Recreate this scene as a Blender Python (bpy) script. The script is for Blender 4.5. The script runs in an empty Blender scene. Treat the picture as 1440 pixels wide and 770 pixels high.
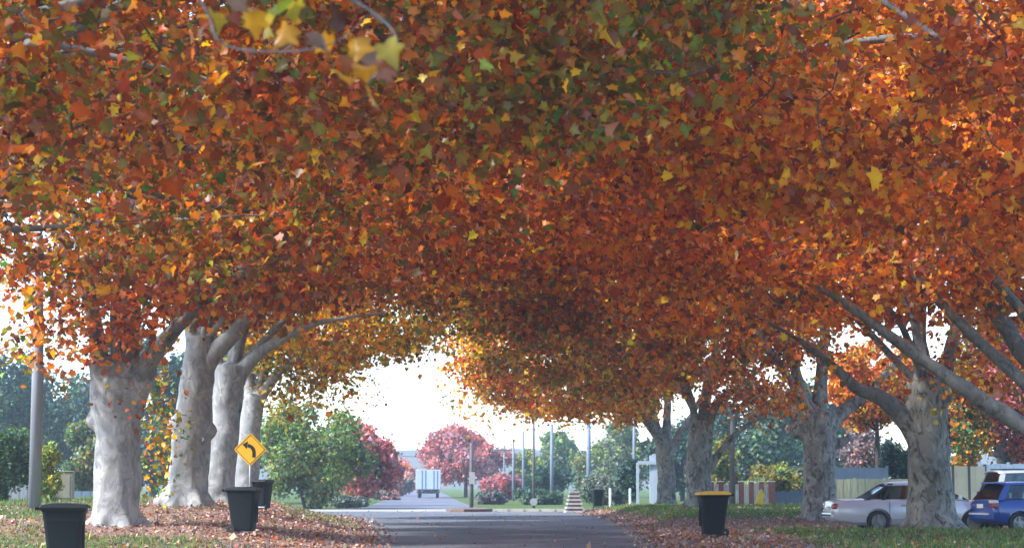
import bpy, bmesh, math, random
import numpy as np
from mathutils import Vector, Matrix, noise as mnoise

random.seed(7)
R = np.random.default_rng(11)
C = bpy.context.scene.collection
scene = bpy.context.scene

# ------------------------------------------------------------------ camera
F = 2800.0            # focal length in photo pixels (1440 wide)
HC = 1.4
PITCH = math.atan(295 / F)
CP, SP = math.cos(PITCH), math.sin(PITCH)
cam_d = bpy.data.cameras.new('camera')
cam = bpy.data.objects.new('camera', cam_d)
C.objects.link(cam)
cam.location = (0, 0, HC)
cam.rotation_euler = (math.pi / 2 + PITCH, 0, 0)
cam_d.lens = F / 1440 * 36
cam_d.sensor_width = 36
cam_d.clip_end = 4000
cam_d.dof.use_dof = True
cam_d.dof.focus_distance = 46
cam_d.dof.aperture_fstop = 2.4
scene.camera = cam


def at(px, py, Y):
    u = (px - 720) / F
    v = (385 - py) / F
    d = Vector((u, CP - v * SP, SP + v * CP))
    return Vector((0, 0, HC)) + d * (Y / d.y)


# ------------------------------------------------------------------ terrain
def lerp1(Y, xs, ys):
    return np.interp(Y, xs, ys)


def sstep(a, b, x):
    t = np.clip((x - a) / (b - a), 0, 1)
    return t * t * (3 - 2 * t)


def edge_l(Y):
    return lerp1(Y, [0, 43, 52, 65, 80, 89, 96, 100], [-3.0, -3.05, -3.5, -4.5, -6.3, -8.0, -11, -16])


def edge_r(Y):
    return lerp1(Y, [0, 43, 60, 71, 84, 93, 100], [3.2, 3.15, 3.8, 4.1, 4.0, 3.6, 3.3])


def gz(X, Y):
    X = np.asarray(X, float)
    Y = np.asarray(Y, float)
    zl = lerp1(Y, [0, 30, 38, 46, 50, 58, 80, 92, 100, 130], [0, -.03, .06, .34, .5, .78, .82, .5, .12, 0])
    wl = lerp1(Y, [30, 46, 58, 80, 95], [6, 4.8, 5.2, 4.4, 3])
    l = zl * sstep(0, 1, (edge_l(Y) - X) / wl)
    zr = lerp1(Y, [0, 30, 42, 46, 51, 55, 57, 64, 71, 84, 96, 104, 130], [0, 0, .13, .19, .2, .12, .03, .05, .38, .44, .36, .1, 0])
    r = zr * sstep(0, 1, (X - edge_r(Y)) / 2.0)
    far = sstep(30, 45, np.abs(X))
    bump = .025 * np.sin(X * 1.3 + Y * .37) * np.sin(Y * .9 - X * .6) + .02 * np.sin(X * 3.1 - Y * 1.7)
    off = np.maximum(edge_l(Y) - X, X - edge_r(Y))
    bump = bump * sstep(.2, 1.5, off) * (1 - sstep(98, 101, Y))
    z = np.where(X < 0, l, r) * (1 - far) + bump
    return z


def gzf(x, y):
    return float(gz(x, y))


def ground_hit(px, py):
    """the point of the terrain a picture point shows"""
    prev = None
    for Y in np.arange(15, 400, .1):
        p = at(px, py, Y)
        if p.z <= gzf(p.x, Y):
            return Vector((p.x, Y, gzf(p.x, Y)))
    p = at(px, py, 300)
    return p


def on_ground(px, Y, dz=0):
    p = at(px, 690, Y)
    return Vector((p.x, Y, gzf(p.x, Y) + dz))


# ------------------------------------------------------------------ materials
def newmat(name):
    m = bpy.data.materials.new(name)
    m.use_nodes = True
    nt = m.node_tree
    for n in list(nt.nodes):
        nt.nodes.remove(n)
    out = nt.nodes.new('ShaderNodeOutputMaterial')
    return m, nt, out


def principled(name, col, rough=.6, metal=0, noise_scale=0, noise_amt=.25, col2=None, bump=0, coat=0, spec=.5, coords='Object', stretch=None):
    m, nt, out = newmat(name)
    b = nt.nodes.new('ShaderNodeBsdfPrincipled')
    b.inputs['Base Color'].default_value = (*col, 1)
    b.inputs['Roughness'].default_value = rough
    b.inputs['Metallic'].default_value = metal
    b.inputs['Coat Weight'].default_value = coat
    b.inputs['Specular IOR Level'].default_value = spec
    nt.links.new(b.outputs[0], out.inputs[0])
    if noise_scale:
        tc = nt.nodes.new('ShaderNodeTexCoord')
        src = tc.outputs[coords]
        if stretch:
            mp = nt.nodes.new('ShaderNodeMapping')
            mp.inputs['Scale'].default_value = stretch
            nt.links.new(src, mp.inputs[0])
            src = mp.outputs[0]
        n = nt.nodes.new('ShaderNodeTexNoise')
        n.inputs['Scale'].default_value = noise_scale
        n.inputs['Detail'].default_value = 6
        n.inputs['Roughness'].default_value = .65
        nt.links.new(src, n.inputs['Vector'])
        rp = nt.nodes.new('ShaderNodeValToRGB')
        rp.color_ramp.elements[0].position = .35
        rp.color_ramp.elements[1].position = .68
        c2 = col2 if col2 else tuple(c * (1 - noise_amt) for c in col)
        rp.color_ramp.elements[0].color = (*c2, 1)
        rp.color_ramp.elements[1].color = (*col, 1)
        nt.links.new(n.outputs['Fac'], rp.inputs[0])
        nt.links.new(rp.outputs[0], b.inputs['Base Color'])
        if bump:
            bp = nt.nodes.new('ShaderNodeBump')
            bp.inputs['Strength'].default_value = bump
            bp.inputs['Distance'].default_value = .02
            nt.links.new(n.outputs['Fac'], bp.inputs['Height'])
            nt.links.new(bp.outputs[0], b.inputs['Normal'])
    return m


def leaf_material(name, trans=.4, rough=.45):
    m, nt, out = newmat(name)
    a = nt.nodes.new('ShaderNodeAttribute')
    a.attribute_name = 'tint'
    b = nt.nodes.new('ShaderNodeBsdfPrincipled')
    b.inputs['Roughness'].default_value = rough
    b.inputs['Specular IOR Level'].default_value = .45
    t = nt.nodes.new('ShaderNodeBsdfTranslucent')
    mx = nt.nodes.new('ShaderNodeMixShader')
    mx.inputs[0].default_value = trans
    hs = nt.nodes.new('ShaderNodeHueSaturation')
    hs.inputs['Saturation'].default_value = 1.15
    hs.inputs['Value'].default_value = 1.4
    nt.links.new(a.outputs['Color'], b.inputs['Base Color'])
    nt.links.new(a.outputs['Color'], hs.inputs['Color'])
    nt.links.new(hs.outputs[0], t.inputs['Color'])
    nt.links.new(b.outputs[0], mx.inputs[1])
    nt.links.new(t.outputs[0], mx.inputs[2])
    nt.links.new(mx.outputs[0], out.inputs[0])
    return m


def bark_material(name, pale, cream, olive, dark, patch):
    m, nt, out = newmat(name)
    N = nt.nodes.new
    L = nt.links.new
    tc = N('ShaderNodeTexCoord')
    mp = N('ShaderNodeMapping')
    mp.inputs['Scale'].default_value = (1, 1, .6)
    L(tc.outputs['Object'], mp.inputs[0])

    def nz(scale, det, dist=0):
        n = N('ShaderNodeTexNoise')
        n.inputs['Scale'].default_value = scale
        n.inputs['Detail'].default_value = det
        n.inputs['Roughness'].default_value = .6
        n.inputs['Distortion'].default_value = dist
        L(mp.outputs[0], n.inputs['Vector'])
        return n
    base = N('ShaderNodeValToRGB')
    e = base.color_ramp.elements
    e[0].position, e[0].color = .41, (*olive, 1)
    e[1].position, e[1].color = .57, (*cream, 1)
    k = e.new(.44)
    k.color = (*pale, 1)
    k = e.new(.54)
    k.color = (*pale, 1)
    L(nz(3.4, 7, .8).outputs['Fac'], base.inputs[0])
    vor = nz(4.5, 4, 1.2)
    msk = N('ShaderNodeValToRGB')
    msk.color_ramp.elements[0].position = .62 - patch * .2
    msk.color_ramp.elements[1].position = .74 - patch * .2
    L(vor.outputs['Fac'], msk.inputs[0])
    mx = N('ShaderNodeMix')
    mx.data_type = 'RGBA'
    L(msk.outputs[0], mx.inputs[0])
    L(base.outputs[0], mx.inputs[6])
    mx.inputs[7].default_value = (*dark, 1)
    b = N('ShaderNodeBsdfPrincipled')
    b.inputs['Roughness'].default_value = .8
    b.inputs['Specular IOR Level'].default_value = .25
    L(mx.outputs[2], b.inputs['Base Color'])
    fine = nz(14, 8)
    bp = N('ShaderNodeBump')
    bp.inputs['Strength'].default_value = .4
    bp.inputs['Distance'].default_value = .02
    L(fine.outputs['Fac'], bp.inputs['Height'])
    L(bp.outputs[0], b.inputs['Normal'])
    L(b.outputs[0], out.inputs[0])
    return m


M = {}
M['leaf'] = leaf_material('plane_leaf', .44, .36)
M['bgleaf'] = leaf_material('background_leaf', .3, .6)
M['litter'] = leaf_material('dry_leaf', .15, .7)
M['blade'] = leaf_material('grass_blade', .3, .6)
M['bark_pale'] = bark_material('pale_bark', (.255, .255, .255), (.35, .345, .325), (.19, .19, .175), (.14, .13, .115), .15)
M['bark_mottled'] = bark_material('mottled_bark', (.20, .198, .185), (.28, .27, .24), (.13, .125, .105), (.065, .06, .05), .55)
M['twig'] = principled('twig_bark', (.16, .13, .11), .85, noise_scale=6, noise_amt=.4)
M['limb_grey'] = bark_material('grey_limb_bark', (.15, .152, .158), (.21, .21, .205), (.10, .10, .095), (.065, .06, .055), .3)
M['dark_bark'] = principled('dark_bark', (.06, .05, .045), .9, noise_scale=5, noise_amt=.4)
M['bin'] = principled('bin_plastic', (.0015, .005, .0065), .6, noise_scale=7, noise_amt=.25, spec=.25)
M['bin_lid'] = principled('bin_lid_plastic', (.005, .009, .011), .5, noise_scale=7, noise_amt=.2, spec=.3)
M['yellow_lid'] = principled('yellow_plastic', (.72, .42, .03), .45, noise_scale=6, noise_amt=.12)
M['rubber'] = principled('rubber', (.015, .015, .016), .8, noise_scale=12)
M['sign_yellow'] = principled('sign_yellow', (.85, .47, .015), .4, noise_scale=4, noise_amt=.12)
M['sign_black'] = principled('sign_black', (.012, .012, .012), .5, noise_scale=8)
M['galv'] = principled('galvanised_steel', (.42, .43, .45), .5, .5, noise_scale=8, noise_amt=.2)
M['pole_grey'] = principled('grey_pole', (.25, .26, .285), .7, noise_scale=5, noise_amt=.3, stretch=(1, 1, .1))
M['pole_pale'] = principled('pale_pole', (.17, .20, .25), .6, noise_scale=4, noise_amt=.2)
M['pole_dark'] = principled('dark_pole', (.12, .11, .11), .8, noise_scale=5, noise_amt=.3)
M['white'] = principled('white_paint', (.78, .78, .77), .5, noise_scale=3, noise_amt=.12)
M['cream'] = principled('cream_paint', (.66, .60, .40), .7, noise_scale=2, noise_amt=.15)
M['greencream'] = principled('weathered_cream_green', (.38, .40, .27), .8, noise_scale=3, noise_amt=.3, stretch=(4, 1, .5))
M['cabinet'] = principled('beige_cabinet', (.33, .32, .24), .7, noise_scale=3, noise_amt=.15)
M['bluesteel'] = principled('blue_grey_steel', (.24, .32, .43), .5, noise_scale=2, noise_amt=.2)
M['darkblue'] = principled('dark_blue_steel', (.11, .16, .22), .6, noise_scale=2, noise_amt=.2)
M['brick'] = principled('red_brick', (.30, .12, .085), .85, noise_scale=9, noise_amt=.4)
M['brown'] = principled('brown_timber', (.16, .10, .075), .8, noise_scale=6, noise_amt=.3)
M['concrete'] = principled('pale_concrete', (.5, .48, .44), .85, noise_scale=1.5, noise_amt=.2)
M['wire'] = principled('wire', (.05, .05, .055), .7, noise_scale=9)
M['yellow_obj'] = principled('yellow_plastic_sheet', (.75, .52, .03), .5, noise_scale=5, noise_amt=.15)
M['silver_car'] = principled('silver_paint', (.60, .63, .72), .32, .25, noise_scale=1.3, noise_amt=.1, coat=.6)
M['blue_car'] = principled('blue_paint', (.006, .045, .27), .3, .15, noise_scale=1.3, noise_amt=.15, coat=.8)
M['white_car'] = principled('white_car_paint', (.72, .72, .72), .35, 0, noise_scale=1.3, noise_amt=.1, coat=.5)
M['trim'] = principled('black_trim', (.02, .02, .022), .55, noise_scale=9)
M['silver_low'] = principled('grey_lower_trim', (.30, .30, .33), .5, noise_scale=4)
M['rim'] = principled('alloy_rim', (.26, .27, .29), .4, .6, noise_scale=8, noise_amt=.15)
M['taillight'] = principled('red_lens', (.35, .015, .015), .2, noise_scale=20, coat=.8)
M['clear_lens'] = principled('clear_lens', (.75, .73, .70), .2, noise_scale=20, noise_amt=.2, coat=.8)
M['seat'] = principled('car_seat', (.05, .05, .055), .9, noise_scale=9)
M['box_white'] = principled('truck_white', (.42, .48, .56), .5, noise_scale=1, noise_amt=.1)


def glass_mat():
    m, nt, out = newmat('tinted_window')
    t = nt.nodes.new('ShaderNodeBsdfTransparent')
    t.inputs[0].default_value = (.55, .6, .6, 1)
    g = nt.nodes.new('ShaderNodeBsdfGlossy')
    g.inputs['Roughness'].default_value = .05
    fr = nt.nodes.new('ShaderNodeFresnel')
    fr.inputs[0].default_value = 1.5
    n = nt.nodes.new('ShaderNodeTexNoise')
    n.inputs['Scale'].default_value = 3
    ad = nt.nodes.new('ShaderNodeMath')
    ad.operation = 'MULTIPLY_ADD'
    ad.inputs[1].default_value = .05
    mx = nt.nodes.new('ShaderNodeMixShader')
    nt.links.new(n.outputs['Fac'], ad.inputs[0])
    nt.links.new(fr.outputs[0], ad.inputs[2])
    nt.links.new(ad.outputs[0], mx.inputs[0])
    nt.links.new(t.outputs[0], mx.inputs[1])
    nt.links.new(g.outputs[0], mx.inputs[2])
    nt.links.new(mx.outputs[0], out.inputs[0])
    return m


M['glass'] = glass_mat()


# ------------------------------------------------------------------ mesh builder
class MB:
    def __init__(s):
        s.v = []
        s.f = []

    def quad(s, pts):
        n = len(s.v)
        s.v += [tuple(p) for p in pts]
        s.f.append(tuple(range(n, n + len(pts))))

    def box(s, c, d, taper=1.0, rz=0, tx=None):
        """box with centre c, size d; top scaled by taper"""
        n = len(s.v)
        cs, sn = math.cos(rz), math.sin(rz)
        for k, z in enumerate((-.5, .5)):
            t = 1 if k == 0 else taper
            for x, y in ((-.5, -.5), (.5, -.5), (.5, .5), (-.5, .5)):
                X, Y = x * d[0] * t, y * d[1] * t
                s.v.append((c[0] + X * cs - Y * sn, c[1] + X * sn + Y * cs, c[2] + z * d[2]))
        for f in ((3, 2, 1, 0), (4, 5, 6, 7), (0, 1, 5, 4), (1, 2, 6, 5), (2, 3, 7, 6), (3, 0, 4, 7)):
            s.f.append(tuple(n + i for i in f))

    def tube(s, pts, rad, sides=8, cap=True, wob=0):
        pts = [Vector(p) for p in pts]
        n0 = len(s.v)
        ref = Vector((0, 1, 0.13)).normalized()
        for i, p in enumerate(pts):
            t = (pts[min(i + 1, len(pts) - 1)] - pts[max(i - 1, 0)])
            if t.length < 1e-6:
                t = Vector((0, 0, 1))
            t.normalize()
            a = t.cross(ref)
            if a.length < .1:
                a = t.cross(Vector((1, 0, 0)))
            a.normalize()
            b = t.cross(a)
            for k in range(sides):
                an = 2 * math.pi * k / sides
                r = rad[i]
                if wob:
                    r *= 1 + wob * (mnoise.noise(p * 1.7 + Vector((math.cos(an), math.sin(an), 0)) * .7))
                s.v.append(tuple(p + a * math.cos(an) * r + b * math.sin(an) * r))
        for i in range(len(pts) - 1):
            for k in range(sides):
                k2 = (k + 1) % sides
                s.f.append((n0 + i * sides + k, n0 + i * sides + k2, n0 + (i + 1) * sides + k2, n0 + (i + 1) * sides + k))
        if cap:
            s.f.append(tuple(n0 + k for k in reversed(range(sides))))
            e = n0 + (len(pts) - 1) * sides
            s.f.append(tuple(e + k for k in range(sides)))

    def lathe(s, prof, axis_o, axis='z', sides=20, close=False):
        """prof: (r, h) pairs"""
        n0 = len(s.v)
        for r, h in prof:
            for k in range(sides):
                an = 2 * math.pi * k / sides
                a, b = r * math.cos(an), r * math.sin(an)
                o = {'z': (a, b, h), 'y': (a, h, b), 'x': (h, a, b)}[axis]
                s.v.append((axis_o[0] + o[0], axis_o[1] + o[1], axis_o[2] + o[2]))
        m = len(prof)
        for i in range(m if close else m - 1):
            j = (i + 1) % m
            for k in range(sides):
                k2 = (k + 1) % sides
                s.f.append((n0 + i * sides + k, n0 + i * sides + k2, n0 + j * sides + k2, n0 + j * sides + k))

    def prism(s, poly, thick_vec):
        """closed polygon (3-D points) extruded by a vector"""
        n = len(s.v)
        t = Vector(thick_vec)
        m = len(poly)
        s.v += [tuple(p) for p in poly] + [tuple(Vector(p) + t) for p in poly]
        s.f.append(tuple(n + i for i in range(m)))
        s.f.append(tuple(n + m + i for i in reversed(range(m))))
        for i in range(m):
            j = (i + 1) % m
            s.f.append((n + i, n + m + i, n + m + j, n + j))

    def build(s, name, mat, parent=None, smooth=False, bevel=0, loc=None):
        me = bpy.data.meshes.new(name)
        me.from_pydata(s.v, [], s.f)
        bm = bmesh.new()
        bm.from_mesh(me)
        bmesh.ops.recalc_face_normals(bm, faces=bm.faces)
        if bevel:
            ed = [e for e in bm.edges if len(e.link_faces) == 2 and e.calc_face_angle(0) > .5]
            bmesh.ops.bevel(bm, geom=ed, offset=bevel, segments=2, profile=.6, affect='EDGES')
        bm.to_mesh(me)
        bm.free()
        me.materials.append(mat)
        if smooth:
            for p in me.polygons:
                p.use_smooth = True
        o = bpy.data.objects.new(name, me)
        C.objects.link(o)
        if parent:
            o.parent = parent
        if loc is not None:
            o.location = loc
        return o


def smooth_by_angle(o, ang=.6):
    me = o.data
    bm = bmesh.new()
    bm.from_mesh(me)
    for f in bm.faces:
        f.smooth = True
    for e in bm.edges:
        e.smooth = not (len(e.link_faces) == 2 and e.calc_face_angle(0) > ang)
    bm.to_mesh(me)
    bm.free()


def tag(o, label=None, cat=None, group=None, kind=None):
    if label:
        o['label'] = label
    if cat:
        o['category'] = cat
    if group:
        o['group'] = group
    if kind:
        o['kind'] = kind
    return o


def empty(name, loc, rz=0, label=None, cat=None, group=None):
    o = bpy.data.objects.new(name, None)
    o.empty_display_size = .2
    C.objects.link(o)
    o.location = loc
    o.rotation_euler = (0, 0, rz)
    return tag(o, label, cat, group)


def copy_tree(o, parent=None):
    c = o.copy()
    C.objects.link(c)
    c.parent = parent
    for ch in list(o.children):
        copy_tree(ch, c)
    return c


# ------------------------------------------------------------------ leaves
def tmpl(rim, centre):
    v = [centre] + rim
    n = len(rim)
    f = [(0, 1 + i, 1 + (i + 1) % n) for i in range(n)]
    return np.array(v, float), np.array(f, int)


def curl(x, y, fold=.28, droop=.22):
    return (x, y, fold * abs(x) - droop * y * y)


LOBED = tmpl([curl(*p) for p in [(0, 0), (.18, -.08), (.5, .05), (.38, .27), (.60, .52), (.29, .6), (0, 1.02),
                                 (-.29, .6), (-.60, .52), (-.38, .27), (-.5, .05), (-.18, -.08)]], curl(0, .38))
MID = tmpl([curl(*p) for p in [(0, 0), (.5, .1), (.36, .33), (.5, .6), (0, 1.0), (-.5, .6), (-.36, .33), (-.5, .1)]], curl(0, .4))
FAR = (np.array([curl(0, 0), curl(.45, .42), curl(0, 1.0), curl(-.45, .42)], float), np.array([(0, 1, 2), (0, 2, 3)]))


def nrm(a):
    return a / np.maximum(np.linalg.norm(a, axis=1, keepdims=True), 1e-9)


def leaf_mesh(name, P, S, T, shape, mat, parent=None, up=.6, droop=-.5, wild=.7):
    V, Fc = shape
    N = len(P)
    n = nrm(R.normal(size=(N, 3)) * wild + np.array([0, 0, up]))
    a = R.normal(size=(N, 3)) + np.array([0, 0, droop])
    y = nrm(a - n * np.sum(a * n, axis=1, keepdims=True))
    x = np.cross(y, n)
    k = len(V)
    W = (P[:, None, :] + S[:, None, None] * (V[None, :, 0:1] * x[:, None, :] + V[None, :, 1:2] * y[:, None, :]
         + V[None, :, 2:3] * (R.uniform(-.4, 2.6, N)[:, None, None] * n[:, None, :])))
    W = W.reshape(-1, 3)
    faces = (Fc[None] + (np.arange(N) * k)[:, None, None]).reshape(-1, 3)
    me = bpy.data.meshes.new(name)
    me.vertices.add(len(W))
    me.vertices.foreach_set('co', W.astype(np.float32).ravel())
    nf = len(faces)
    me.loops.add(nf * 3)
    me.loops.foreach_set('vertex_index', faces.astype(np.int32).ravel())
    me.polygons.add(nf)
    me.polygons.foreach_set('loop_start', (np.arange(nf) * 3).astype(np.int32))
    ca = me.color_attributes.new('tint', 'FLOAT_COLOR', 'POINT')
    col = np.ones((N, k, 4), np.float32)
    blade_ = np.exp(R.normal(size=(N, k, 1)) * .13)
    blade_[:, 0] *= 1.22
    col[:, :, :3] = np.clip(T[:, None, :] * blade_, 0, .95)
    ca.data.foreach_set('color', col.ravel())
    me.update(calc_edges=True)
    me.materials.append(mat)
    o = bpy.data.objects.new(name, me)
    C.objects.link(o)
    if parent:
        o.parent = parent
    return o


PAL = {
    'maroon': (.19, .042, .024), 'rust': (.38, .08, .010), 'orange': (.64, .185, .009), 'amber': (.70, .33, .014),
    'yellow': (.55, .40, .05), 'olive': (.20, .16, .024), 'green': (.10, .18, .03), 'brown': (.22, .095, .035),
    'pink': (.52, .24, .20), 'magenta': (.46, .15, .15), 'red': (.56, .15, .10), 'purple': (.30, .16, .19),
    'bluegreen': (.04, .09, .075), 'darkgreen': (.028, .06, .03), 'midgreen': (.085, .16, .05), 'lime': (.23, .29, .055),
    'litter': (.34, .215, .155), 'dusty': (.40, .16, .09), 'greytwig': (.20, .16, .17), 'greygreen': (.15, .175, .125),
}


def tints(N, mix, jitter=.32):
    ks = list(mix)
    w = np.array([mix[k] for k in ks], float)
    w /= w.sum()
    idx = R.choice(len(ks), size=N, p=w)
    pal = np.array([PAL[k] for k in ks])
    t = pal[idx]
    t = t * np.exp(R.normal(size=(N, 1)) * jitter) * np.exp(R.normal(size=(N, 3)) * .09)
    return t


def spline(pts, n):
    """Catmull-Rom through pts -> n points"""
    P = [Vector(p) for p in pts]
    if len(P) == 2:
        return [P[0].lerp(P[1], i / (n - 1)) for i in range(n)]
    out = []
    m = len(P) - 1
    for i in range(n):
        t = i / (n - 1) * m
        k = min(int(t), m - 1)
        u = t - k
        p0 = P[max(k - 1, 0)]
        p1, p2 = P[k], P[k + 1]
        p3 = P[min(k + 2, m)]
        out.append(.5 * ((2 * p1) + (p2 - p0) * u + (2 * p0 - 5 * p1 + 4 * p2 - p3) * u * u + (3 * p1 - p0 - 3 * p2 + p3) * u ** 3))
    return out


def vals(vs, n):
    return list(np.interp(np.linspace(0, len(vs) - 1, n), range(len(vs)), vs))


def remesh_obj(o, voxel, mat):
    md = o.modifiers.new('r', 'REMESH')
    md.mode = 'VOXEL'
    md.voxel_size = voxel
    sm = o.modifiers.new('s', 'SMOOTH')
    sm.factor = .5
    sm.iterations = 5
    dg = bpy.context.evaluated_depsgraph_get()
    me = bpy.data.meshes.new_from_object(o.evaluated_get(dg))
    o.modifiers.clear()
    old = o.data
    o.data = me
    bpy.data.meshes.remove(old)
    me.materials.clear()
    me.materials.append(mat)
    return o


def plane_tree(label, Y, trunk, limbs, crown, mix, bark, nspray=480, per=76, size=.152, shape=MID, extras=(), knobs=(), limb_bark=None, auto=3):
    """trunk: (px,py,width px); limbs: (depth drift, [(px,py,width px)..]); crown: (cx,cy,cz,rx,ry,rz,zb,slopeL,slopeR)"""
    s = F / Y
    tp = [at(p[0], p[1], Y) for p in trunk]
    base = Vector((tp[0].x, Y, gzf(tp[0].x, Y)))
    root = empty('plane_tree', base, 0, label, 'tree', 'plane trees lining the street')
    off = base
    tr = [p[2] / 2 / s for p in trunk]
    tp[0].z = min(tp[0].z, base.z) - .25
    n = 22
    sp = spline(tp, n)
    rr = vals(tr, n)
    mb = MB()
    rel = lambda ps: [p - off for p in ps]
    mb.tube(rel(sp), rr, 20)
    # root flare
    for k in range(6):
        an = k * 1.05 + random.uniform(-.2, .2)
        d = Vector((math.cos(an), math.sin(an), 0))
        r0 = tr[0] * .72
        p0 = base - off
        mb.tube([p0 + d * r0 * 1.5 + Vector((0, 0, -.25)), p0 + d * r0 * .95 + Vector((0, 0, .12)), p0 + d * r0 * .6 + Vector((0, 0, .6))],
                [tr[0] * .4, tr[0] * .33, tr[0] * .2], 8)
    for (kx, ky, kr) in knobs:
        kp = at(kx, ky, Y) - off
        r = kr / s
        mb.lathe([(r * .05, -r), (r * .7, -r * .7), (r, 0), (r * .7, r * .7), (r * .05, r)], kp, 'z', 10)
    skel = [(p, r) for p, r in zip(sp[-3:], rr[-3:])]
    limb_objs = []
    for dy, L in limbs:
        lp = []
        for i, q in enumerate(L):
            lp.append(at(q[0], q[1], Y + dy * (i / max(1, len(L) - 1)) ** 1.2))
        lr = [q[2] / 2 / s for q in L]
        m = 6 * len(L)
        ls = spline(lp, m)
        lrr = vals(lr, m)
        ns = min(m, 9)
        w = [1.12 - .3 * (i / (ns - 1)) for i in range(ns)]
        if min((q - ls[0]).length for q in sp) < tr[-1] * 1.5 + .5:
            mb.tube(rel(ls[:ns]), [a * b for a, b in zip(lrr[:ns], w)], 12)
        lm = MB()
        lm.tube(rel(ls), lrr, 12, wob=.25)
        limb_objs.append(lm)
        skel += list(zip(ls[6:], lrr[6:]))
    cx, cy, cz, rx, ry, rz, zb, sL, sR = crown
    top = sp[-1]
    cc = Vector((cx, cy, cz))
    for k in range(auto):
        an = 2 * math.pi * k / max(1, auto) + random.uniform(-.4, .4)
        e = cc + Vector((rx * .55 * math.cos(an), ry * .6 * math.sin(an), rz * random.uniform(.0, .5)))
        mid = top.lerp(e, .5) + Vector((0, 0, random.uniform(-.3, .5)))
        q1 = top.lerp(mid, .5) + Vector((random.uniform(-.4, .4), random.uniform(-.4, .4), random.uniform(0, .4)))
        ls = spline([top - Vector((0, 0, .3)), q1, mid, e], 14)
        r0 = tr[-1] * .27
        lrr = vals([r0, r0 * .75, r0 * .5, .035], 14)
        lm = MB()
        lm.tube(rel(ls), lrr, 8, wob=.25)
        limb_objs.append(lm)
        skel += list(zip(ls[3:], lrr[3:]))
    t = mb.build('trunk', bark, root)
    remesh_obj(t, max(.05, min(tr) * .12), bark)
    seed = random.uniform(0, 50)
    for v in t.data.vertices:
        p = Vector(v.co)
        a = mnoise.noise(p * 1.1 + Vector((seed, 0, 0))) * .09 + mnoise.noise(p * 3.2 + Vector((0, seed, 0))) * .02
        nn = v.normal.copy()
        v.co = p + nn * a * (tr[0] / .6)
    for pl in t.data.polygons:
        pl.use_smooth = True
    for lm in limb_objs:
        lm.build('limb', limb_bark or bark, root, smooth=True)
    # sprays
    cs = []
    tries = 0
    while len(cs) < nspray and tries < 60000:
        tries += 1
        u = R.normal(size=3)
        u /= np.linalg.norm(u)
        r = R.random() ** (1 / 5.0)
        p = np.array([cx, cy, cz]) + u * r * np.array([rx, ry, rz])
        dx = p[0] - base.x
        low = zb + (sR * max(0, dx) if dx > 0 else sL * max(0, -dx))
        if p[2] < low:
            if R.random() < .55:
                p[2] = low + abs(R.normal()) * .5
            else:
                continue
        # gaps between boughs
        if mnoise.noise(Vector(p) * .36 + Vector((seed, 3, 9))) < -.17:
            continue
        cs.append(p)
    cs = np.array(cs)
    sk = np.array([list(q[0]) for q in skel])
    # boughs
    nb = 26
    seeds = cs[R.choice(len(cs), nb, replace=False)]
    who = np.argmin(((cs[:, None, :] - seeds[None]) ** 2).sum(2), 1)
    bw = MB()
    for b in range(nb):
        g = cs[who == b]
        if len(g) == 0:
            continue
        m = g.mean(0)
        j = int(np.argmin(((sk - m) ** 2).sum(1)))
        p0 = Vector(sk[j])
        r0 = min(.07, skel[j][1] * .7)
        e = Vector(m)
        mid = p0.lerp(e, .5) + Vector(R.normal(size=3) * .25)
        bs = spline([p0, mid, e], 9)
        bw.tube([q - off for q in bs], vals([r0, r0 * .7, .02], 9), 6)
        bl = np.array([list(q) for q in bs])
        g = g[np.argsort(np.min(((g[:, None, :] - bl[None]) ** 2).sum(2), 1))]
        for c in g:
            j2 = int(np.argmin(((bl - c) ** 2).sum(1)))
            q0 = Vector(bl[j2])
            q1 = Vector(c)
            mm = q0.lerp(q1, .5) + Vector(R.normal(size=3) * .18)
            tw = spline([q0, mm, q1, q1 + (q1 - mm) * .3], 6)
            bl = np.vstack([bl, np.array([list(q) for q in tw[2:5]])])
            bw.tube([q - off for q in tw], vals([.016, .013, .009, .005], 6), 4)
    bw.build('branchwork', M['twig'], root, smooth=True)
    # leaves
    PP, TT, SS = [], [], []
    ks = list(mix)
    bough_hue = [ks[i] for i in R.choice(len(ks), nb, p=np.array([mix[k_] for k_ in ks]) / sum(mix.values()))]
    for ci, c in enumerate(cs):
        k = int(per * R.uniform(.6, 1.4))
        q = R.normal(size=(k, 3)) * np.array([.46, .46, .27])
        q[:, 2] -= .12 * (q[:, 0] ** 2 + q[:, 1] ** 2)
        PP.append(c + q)
        SS.append(np.ones(k))
        mm = dict(mix)
        fav = ks[R.integers(len(ks))]
        mm[fav] = mm[fav] * 1.8
        bh = bough_hue[who[ci]]
        mm[bh] = mm[bh] * 2.6 + .8
        TT.append(tints(k, mm))
    for (ex, ey, eY, rx_, rz_, k, emix) in extras:
        c = np.array(at(ex, ey, eY))
        q = R.normal(size=(k, 3)) * np.array([rx_, rx_ * .8, rz_])
        PP.append(c + q)
        TT.append(tints(k, emix))
        SS.append(np.full(k, .62 if k < 30 else .85))
    P = np.vstack(PP) - np.array(off)
    T = np.vstack(TT)
    S = size * np.concatenate(SS) * np.exp(R.normal(size=len(P)) * .3)
    leaf_mesh('crown', P, S, T, shape, M['leaf'], root)
    return root


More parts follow.
